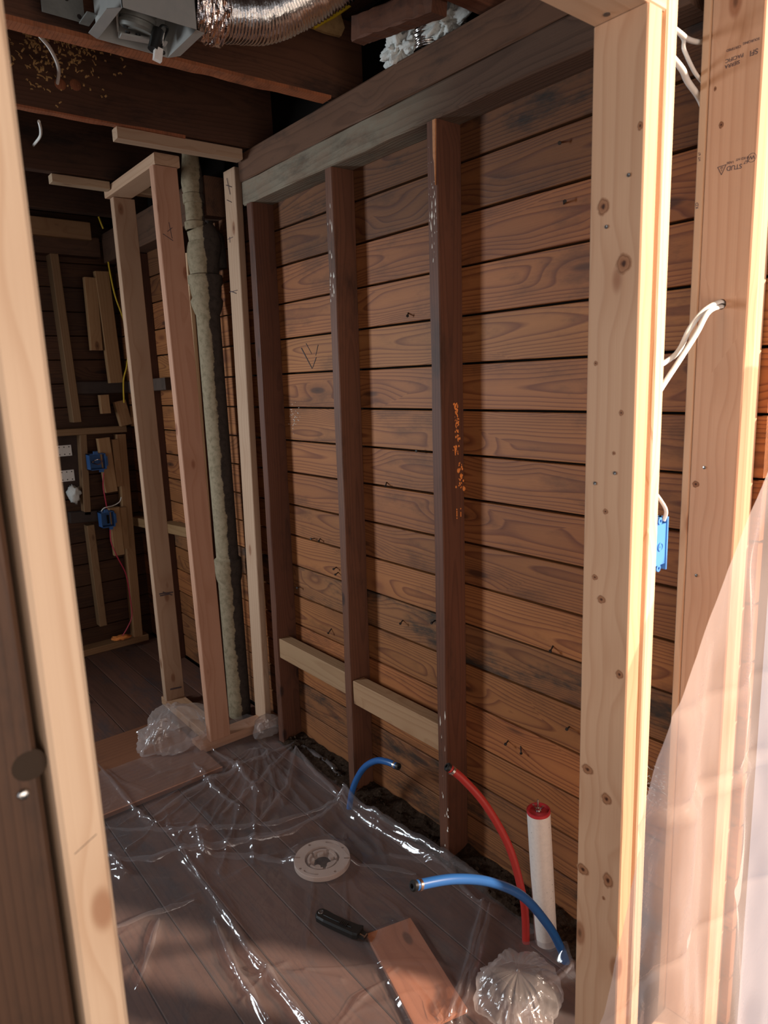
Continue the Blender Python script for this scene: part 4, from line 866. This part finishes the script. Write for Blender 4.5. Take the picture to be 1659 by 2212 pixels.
for k in range(6):
    a = k*math.pi/3; MB().lathe((0.690+0.024*math.cos(a)-0.0015, 1.690+0.024*math.sin(a)+0.0035, 2.3005), (0.12,-0.30,1), [(0.0,-0.001),(0.005,-0.001),(0.006,0.002)], 10).build('vent_hole', 'black_rubber', mt, smooth=True)
MB().obox((0.712,1.712,2.293), (0.985,-0.12,0.03), (0.12,0.985,0), (0,0,1), 0.105, 0.022, 0.004).obox((0.712,1.723,2.299), (0.985,-0.12,0.03), (0.12,0.985,0), (0,0,1), 0.105, 0.003, 0.014).build('motor_strap', 'galvanised', fan)
MB().obox((0.655,1.700,2.335), (0.9,-0.35,-0.2), (0.35,0.93,0), (0.2,0,0.97), 0.004, 0.09, 0.055).build('inner_fin', 'galvanised', fan)
MB().obox((0.676,1.645,2.352), (0.9,-0.1,0.2), (0.1,0.99,0), (-0.2,0,0.97), 0.02, 0.002, 0.018).build('sticker', 'white_plastic', fan)
cp = (0.7271, 1.6600, 2.2981); cq = (0.7108, 1.6600, 2.2534)
MB().cone(cp, cq, 0.0125, 0.0125, 20).build('capacitor', 'black_plastic', fan, smooth=True)
MB().tube([cp, (0.7391, 1.6650, 2.3125), (0.7542, 1.6700, 2.3116), (0.7396, 1.6650, 2.2841), (0.7299, 1.6600, 2.2608), (0.7204, 1.6550, 2.2501)], 0.0028, 6, 5).build('wire', 'black_rubber', fan, smooth=True)
MB().tube([(0.7433, 1.6680, 2.2985), (0.7351, 1.6620, 2.2723), (0.7270, 1.6600, 2.2534)], 0.0022, 6, 5).build('wire', 'white_cable', fan, smooth=True)
q = Vector((0.7187, 1.6550, 2.2440)); MB().obox(q, (0.97,0,-0.2), (0,1,0), (0.2,0,0.97), 0.018, 0.012, 0.028).build('connector', 'white_plastic', fan)
MB().sphere((0.7324, 1.6550, 2.2510), 0.0045, 5).build('cable_tie', 'black_rubber', fan, smooth=True)

# flexible foil duct
dpath = [(0.792,1.625,2.350),(0.86,1.622,2.352),(0.97,1.608,2.372),(1.06,1.572,2.415),(1.13,1.515,2.460),(1.165,1.44,2.487)]
dt = empty('foil_duct', (0.79, 1.625, 2.29), 'shiny ribbed foil duct leaving the fan box', 'duct')
P = [Vector(p) for p in dpath]; 
def ribbed(parent, pts, r, pitch, amp, name='hose', mat='foil', n=28):
    mb = MB(); P = [Vector(p) for p in pts]; path = []
    for i in range(len(P)-1):
        p0 = P[max(i-1,0)]; p1 = P[i]; p2 = P[i+1]; p3 = P[min(i+2,len(P)-1)]
        for k in range(40):
            t = k/40; path.append(0.5*((2*p1)+(p2-p0)*t+(2*p0-5*p1+4*p2-p3)*t*t+(3*p1-p0-3*p2+p3)*t**3))
    path.append(P[-1])
    # resample by length
    cum = [0.0]
    for i in range(1, len(path)): cum.append(cum[-1]+(path[i]-path[i-1]).length)
    Lt = cum[-1]; m = int(Lt/pitch*6); vs = []; fs = []; j = 0; a = None
    for i in range(m+1):
        s_ = Lt*i/m
        while j < len(cum)-2 and cum[j+1] < s_: j += 1
        f = (s_-cum[j])/max(cum[j+1]-cum[j], 1e-9); p = path[j].lerp(path[j+1], f); d = (path[min(j+2,len(path)-1)]-path[max(j-1,0)]).normalized()
        a = d.orthogonal().normalized() if a is None else (a-d*a.dot(d)).normalized(); b = d.cross(a)
        for q in range(n):
            th = 2*math.pi*q/n
            rr = r+amp*math.sin(2*math.pi*s_/pitch)+0.0022*noise.noise(Vector((s_*50, q*0.6, 1)))
            vs.append(p+a*(rr*math.cos(th))+b*(rr*math.sin(th)))
    for i in range(m): fs += [(i*n+q, i*n+(q+1) % n, (i+1)*n+(q+1) % n, (i+1)*n+q) for q in range(n)]
    mb.add(vs, fs); return mb.build(name, mat, parent, smooth='all')
ribbed(dt, [(0.835,1.623,2.351)]+dpath[2:], 0.058, 0.0085, 0.0022)
mb = MB(); vs = []; n = 40; m = 26
for i in range(m+1):
    for q in range(n):
        th = 2*math.pi*q/n; x_ = 0.7885+0.075*i/m
        rr = (0.047+0.012*min(1, i/10))+0.006*abs(noise.noise(Vector((x_*70, math.cos(th)*2.4, math.sin(th)*2.4))))*2+0.002*noise.noise(Vector((x_*200, th*4, 0)))
        vs.append((x_, 1.624+rr*math.cos(th), 2.350+rr*math.sin(th)))
mb.add(vs, [(i*n+q, i*n+(q+1) % n, (i+1)*n+(q+1) % n, (i+1)*n+q) for i in range(m) for q in range(n)])
mb.build('foil_tape', 'foil_tape', dt)
wire('yellow_cable', [(1.2416, 1.7820, 2.4813), (1.2742, 1.7770, 2.5031), (1.3137, 1.7740, 2.5289), (1.3768, 1.7600, 2.5763), (1.4173, 1.7400, 2.6118)], 0.0055, 'yellow_cable', 'yellow cable crossing the chipboard scrap by the foil duct')
wire('ceiling_wire', [(0.5360, 1.9200, 2.3483), (0.5595, 1.9800, 2.3612), (0.6066, 2.0800, 2.3845), (0.6571, 2.2000, 2.4044), (0.6911, 2.3000, 2.4159), (0.7037, 2.3680, 2.4097)], 0.005, 'white_cable', 'white wire looping from the fan joist to the shaved joist')
wire('ceiling_wire', [(0.6874, 2.5500, 2.3536), (0.7170, 2.6500, 2.3619), (0.7516, 2.8000, 2.3855), (0.7735, 2.9800, 2.4090)], 0.0048, 'white_cable', 'short white wire curving below the shaved joist')
# insulation and small duct above the plate
def insul(c, r, sc, seed, label):
    return blob('insulation_tuft', c, r, sc, 'insulation', label, 'insulation', 0.75, 2.4, 5, seed)
i1 = insul((1.352,1.542,2.368), 0.042, (0.8,1.2,1.0), 4, 'ragged white insulation hanging over the plate, beyond the small duct')
i2 = insul((1.365,1.378,2.376), 0.044, (0.8,1.3,0.8), 7, 'fluffy white insulation on the plate, nearer than the small duct')
vd = empty('vent_duct', (1.372, 1.462, 2.33), 'small shiny ribbed duct between the white insulation tufts', 'duct')
ribbed(vd, [(1.372,1.452,2.335),(1.372,1.452,2.40),(1.38,1.44,2.56)], 0.040, 0.010, 0.0018)

# ------------------------------------------------------------------ clear sheeting
def seg_d(px, py, a, b):
    ax_, ay_ = a; bx, by = b; dx, dy = bx-ax_, by-ay_; L2 = dx*dx+dy*dy
    t = max(0, min(1, ((px-ax_)*dx+(py-ay_)*dy)/L2)); qx, qy = ax_+t*dx-px, ay_+t*dy-py
    return math.hypot(qx, qy), t
RID = [ # polyline, height, width
 ([(1.262,1.862),(1.300,1.60),(1.315,1.36),(1.335,1.25)], 0.030, 0.016),
 ([(1.24,1.84),(1.27,1.60),(1.29,1.36)], 0.012, 0.010),
 ([(0.45,2.17),(0.617,2.02),(0.70,2.0),(0.807,1.936),(0.887,1.896),(0.979,1.844),(1.063,1.833),(1.22,1.84)], 0.020, 0.022),
 ([(0.55,2.30),(0.80,2.06),(1.0,1.93),(1.25,1.85)], 0.010, 0.014),
 ([(0.7098, 1.9812), (0.7016, 1.7196), (0.6879, 1.4918), (0.6889, 1.3538), (0.6897, 1.1866)], 0.012, 0.010),
 ([(0.6643, 1.6630), (0.6290, 1.4521), (0.6222, 1.2815)], 0.010, 0.008),
 ([(1.3528, 2.3417), (1.0942, 2.3259), (0.8657, 2.3106), (0.7070, 2.2416)], 0.009, 0.010),
 ([(1.3283, 2.3239), (1.1012, 2.1896), (0.9032, 2.0996)], 0.008, 0.009),
 ([(1.3327, 2.2949), (1.1642, 2.0910), (0.9759, 1.9643)], 0.008, 0.010),
 ([(1.3230, 2.2794), (1.2852, 2.0217), (1.2666, 1.8617)], 0.016, 0.012),
 ([(1.3629, 2.3070), (1.3651, 2.1226), (1.3504, 1.9622)], 0.014, 0.010),
 ([(1.0662, 2.5161), (1.0863, 2.3108), (1.0566, 2.1095)], 0.012, 0.010),
 ([(0.9564, 2.4522), (0.9547, 2.2820), (0.9627, 2.0746)], 0.010, 0.008),
 ([(0.6629, 2.7213), (0.6740, 2.3804), (0.6996, 2.1796)], 0.010, 0.008),
 ([(0.9406, 0.9964), (1.0996, 1.0869), (1.2835, 1.2037)], 0.014, 0.007),
 ([(0.9569, 0.9822), (1.1157, 1.0728), (1.2852, 1.1785)], 0.014, 0.007),
 ([(1.2655, 1.1960), (1.3066, 1.3901), (1.2047, 1.5382)], 0.007, 0.010),
 ([(0.9601, 1.6996), (0.8713, 1.8367), (0.7585, 1.9376)], 0.008, 0.012),
 ([(1.0909, 1.5827), (1.1858, 1.4703), (1.2149, 1.4171)], 0.006, 0.010),
 ([(0.4276, 1.8225), (0.5395, 1.8033), (0.6500, 1.7653)], 0.007, 0.012),
 ([(0.4213, 1.5879), (0.5044, 1.7114), (0.5447, 1.7641)], 0.008, 0.008),
 ([(1.0628, 0.8901), (1.1940, 0.9120), (1.2794, 0.8915)], 0.022, 0.015),
 ([(0.5076, 2.1621), (0.5287, 2.0906), (0.5350, 2.0231)], 0.016, 0.012),
 ([(0.7914, 2.0637), (0.7790, 2.0107), (0.7642, 1.9325)], 0.016, 0.012)]
EDGE = [(0.55,1.05),(0.90,1.285),(1.05,1.375),(1.15,1.405),(1.277,1.353),(1.362,1.322),(1.528,1.314),(1.735,1.290),(1.85,1.318),(1.949,1.338),(2.10,1.365),(2.214,1.384),(2.431,1.372),(2.545,1.36),(2.66,1.30)]
def edge_x(y):
    for (y0, x0), (y1, x1) in zip(EDGE, EDGE[1:]):
        if y <= y1: 
            t = max(0, (y-y0)/(y1-y0)); return x0+(x1-x0)*t
    return EDGE[-1][1]
import numpy as np
rs = random.Random(5)
for k in range(46):                       # small random creases
    x0, y0 = rs.uniform(0.3, 1.25), rs.uniform(0.85, 2.5); a_ = rs.uniform(0, math.pi); L_ = rs.uniform(0.12, 0.45); c_ = rs.uniform(-0.5, 0.5)
    pl = [(x0+math.cos(a_+c_*t)*L_*t, y0+math.sin(a_+c_*t)*L_*t) for t in (0, 0.33, 0.66, 1)]
    RID.append((pl, rs.uniform(0.003, 0.009), rs.uniform(0.004, 0.009)))
for k in range(9):                        # folds fanning out from the corner by the new studs
    a_ = math.radians(-165+k*9+rs.uniform(-3, 3)); L_ = rs.uniform(0.4, 0.8)
    RID.append(([(1.24+math.cos(a_)*t*L_, 2.44+math.sin(a_)*t*L_*1.1) for t in (0.08, 0.4, 0.7, 1)], rs.uniform(0.006, 0.012), rs.uniform(0.005, 0.009)))
ny, nx = 560, 380
yy = np.linspace(0.72, 2.66, ny+1); xr_ = np.array([edge_x(y_)+0.006*noise.noise(Vector((0, y_*14, 2))) for y_ in yy])
Xg = 0.05+(xr_[:, None]-0.05)*np.linspace(0, 1, nx+1)[None, :]; Yg = np.repeat(yy[:, None], nx+1, 1)
cl = lambda v: np.clip(v, 0, 1)
Zg = 0.004+0.0022*np.sin(Xg*13+Yg*5)*np.sin(Yg*11-Xg*4)+0.0012*np.sin(Xg*37+3*np.sin(Yg*9))*np.sin(Yg*29+2*np.sin(Xg*17))+0.002
Zg += 0.0225*cl((0.125-np.hypot(Xg-FX, Yg-FYY))/0.035)
ul = math.hypot(0.086, 0.305); ux_, uy_ = 0.086/ul, 0.305/ul; qx, qy = Xg-0.979, Yg-1.1655
Zg += 0.0125*cl((0.172-np.abs(qx*ux_+qy*uy_))/0.015)*cl((0.082-np.abs(-qx*uy_+qy*ux_))/0.015)
Zg += 0.018*cl((Yg-2.345)/0.03)*cl((1.07-Xg)/0.03)
Zg += 0.036*cl((Yg-2.50)/0.05)*cl((Xg-1.0)/0.04)
for k_, (pl, h, w) in enumerate(RID):
    best = np.full(Xg.shape, 9.0)
    wob = 0.004*np.sin(Xg*41+Yg*23)
    for a_, b_ in zip(pl, pl[1:]):
        dx, dy = b_[0]-a_[0], b_[1]-a_[1]; L2 = dx*dx+dy*dy
        t = cl(((Xg-a_[0])*dx+(Yg-a_[1])*dy)/L2); best = np.minimum(best, np.hypot(a_[0]+t*dx-Xg, a_[1]+t*dy-Yg))
    Zg += h*(1.35 if k_ < 24 else 1.0)*np.exp(-np.abs((best+wob)/w)**1.3)
for cx, cy, h in ((1.270,1.842,0.03),(1.30,0.93,0.05),(1.317,1.008,0.02)):
    Zg += h*np.exp(-(np.hypot(Xg-cx, Yg-cy)/0.035)**2)
Zg += 0.0  
kx, ky = 0.921, 1.401; kd_ = np.hypot(Xg-kx, Yg-ky); Zg = np.where(kd_ < 0.13, np.minimum(Zg, 0.0115+0.3*np.maximum(kd_-0.10, 0)), Zg)
Zg = np.maximum(Zg, 0.0022)
vs = np.stack([Xg, Yg, Zg], -1).reshape(-1, 3).tolist(); fs = []
for j in range(ny):
    for i in range(nx): q = j*(nx+1)+i; fs.append((q, q+1, q+nx+2, q+nx+1))
sh = MB().add(vs, fs).build('floor_sheet', 'floor_film', None, smooth='all'); tag(sh, 'clear wrinkled plastic sheet spread over the plank floor', 'plastic sheet')
# folded-over tucks along the main creases
def surf(x_, y_):
    j = min(max(int(round((y_-0.72)/(2.66-0.72)*ny)), 0), ny); i = min(max(int(round((x_-0.05)/max(xr_[j]-0.05, 0.1)*nx)), 0), nx); return Zg[j, i]
mb = MB()
for k_, (pl, h, w) in enumerate(RID[:24]):
    pts = []
    for a_, b_ in zip(pl, pl[1:]):
        for t in range(14): pts.append((a_[0]+(b_[0]-a_[0])*t/14, a_[1]+(b_[1]-a_[1])*t/14))
    pts.append(pl[-1]); n = len(pts); vs2 = []; fs2 = []
    for i, (x_, y_) in enumerate(pts):
        x2, y2 = pts[min(i+1, n-1)]; x1, y1 = pts[max(i-1, 0)]; dx, dy = x2-x1, y2-y1; L_ = math.hypot(dx, dy) or 1; nx_, ny_ = -dy/L_, dx/L_
        env = math.sin(math.pi*min(max(i/(n-1), 0.02), 0.98))**0.5
        wd = (0.007+0.45*w)*env*(0.75+0.5*noise.noise(Vector((x_*14, y_*14, k_)))); x_ += 0.004*noise.noise(Vector((y_*20, k_, 0))); y_ += 0.004*noise.noise(Vector((x_*20, k_, 3)))
        zb = surf(x_, y_)
        for o_, dz in ((-wd, 0.0015), (-0.15*wd, 0.006+0.35*h*env), (0.9*wd, 0.003), (1.4*wd, 0.0018)):
            vs2.append((x_+nx_*o_, y_+ny_*o_, max(surf(x_+nx_*o_, y_+ny_*o_), zb-0.012)+dz))
    for i in range(n-1):
        for j in range(3): q = i*4+j; fs2.append((q, q+1, q+5, q+4))
    mb.add(vs2, fs2)
mb.build('folds', 'fold_film', sh, smooth='all', kind='stuff')
def bundle(c, r, sc, label, seed, pleats=9, flat=0.012, amp=0.14):
    """film gathered into a bag: pleats run from the crown down to the skirt"""
    c = Vector(c); n, m = 120, 50; vs = []; fs = []
    for i in range(m+1):
        ph = 0.06+(math.pi*0.62)*i/m
        for j in range(n):
            th = 2*math.pi*j/n
            pl_ = 1-2*abs(noise.noise(Vector((math.cos(th)*pleats*0.28, math.sin(th)*pleats*0.28, seed+0.35*ph))))
            cr = 1-2*abs(noise.noise(Vector((math.sin(ph)*math.cos(th)*1.25+seed, math.sin(ph)*math.sin(th)*1.25, math.cos(ph)*1.25))))
            pf = 1-2*abs(noise.noise(Vector((math.cos(th)*6.5, math.sin(th)*6.5, seed*2+1.1*ph))))
            k = 0.84+0.07*pl_*math.sin(ph)+0.05*pf*math.sin(ph)+amp*cr+(0.30*max(0, i/m-0.72))
            p = Vector((math.sin(ph)*math.cos(th)*sc[0], math.sin(ph)*math.sin(th)*sc[1], math.cos(ph)*sc[2]))*r*k+c
            if p.z < flat: p.z = flat+0.004*abs(noise.noise(p*40))
            vs.append(p)
    vs.append(c+Vector((0, 0, r*sc[2]*0.95)))
    for i in range(m):
        for j in range(n): fs.append((i*n+j, (i+1)*n+j, (i+1)*n+(j+1) % n, i*n+(j+1) % n))
    fs += [(len(vs)-1, j, (j+1) % n) for j in range(n)]
    o = MB().add(vs, fs).build('plastic_bundle', 'bag_film', None, smooth=True); tag(o, label, 'plastic')
    return o
bundle((1.115,0.935,0.03), 0.103, (1.05,0.95,0.66), 'crumpled clear plastic bundle at the foot of the white drain pipe', 2, 11)
bundle((1.02,0.825,0.02), 0.060, (1.3,0.7,0.45), 'small shiny plastic crumple in front of the larger bundle', 5, 8)
bundle((0.995,2.70,0.05), 0.125, (1.15,0.8,0.95), 'puffed clear plastic gathered around the feet of the new studs', 8, 14, 0.022, 0.32)
bundle((1.305,2.48,0.05), 0.065, (1.0,0.6,0.95), 'clear plastic bunched at the foot of the slim pale stud', 6, 8)

# plastic curtain
LE = [(1.56,1.405),(1.321,1.250),(1.293,1.220),(1.18,1.125),(1.062,1.037),(0.984,0.986),(0.915,0.919),(0.861,0.899),(0.771,0.873),(0.625,0.830),(0.524,0.791),(0.30,0.73),(0.03,0.68)]
def left_x(z):
    for (z0, x0), (z1, x1) in zip(LE, LE[1:]):
        if z >= z1: t = max(0, (z0-z)/(z0-z1)); return x0+(x1-x0)*t
    return LE[-1][1]
nz, nx = 220, 150; vs = []; fs = []
for j in range(nz+1):
    z_ = 0.02+(1.55-0.02)*j/nz; xl = left_x(z_)+0.003*noise.noise(Vector((3, z_*30, 0)))
    for i in range(nx+1):
        x_ = xl+(1.56-xl)*i/nx
        am = min(1.0, (x_-xl)/0.12)
        y_ = 0.50+am*(0.012*math.sin(x_*34+z_*2.2)+0.010*noise.noise(Vector((x_*9, z_*4, 5))))+0.006*noise.noise(Vector((x_*24, z_*9, 8)))*(0.3+0.7*am)
        for (zc, sl, h) in ((0.965,0.10,0.006),(0.80,0.10,0.008),(0.775,0.10,-0.006),(0.50,0.08,0.006)):
            d = z_-(zc-sl*(x_-1.0)); y_ += h*math.exp(-abs(d)/0.012)
        vs.append((x_, min(y_, 0.555), z_))
for j in range(nz):
    for i in range(nx): a = j*(nx+1)+i; fs.append((a, a+1, a+nx+2, a+nx+1))
hs = MB().add(vs, fs).build('plastic_curtain', 'hanging_film', None, smooth='all', org=(1.1,0.5,0.0)); tag(hs, 'hazy plastic curtain hanging in front of the sunlit studs', 'plastic sheet')
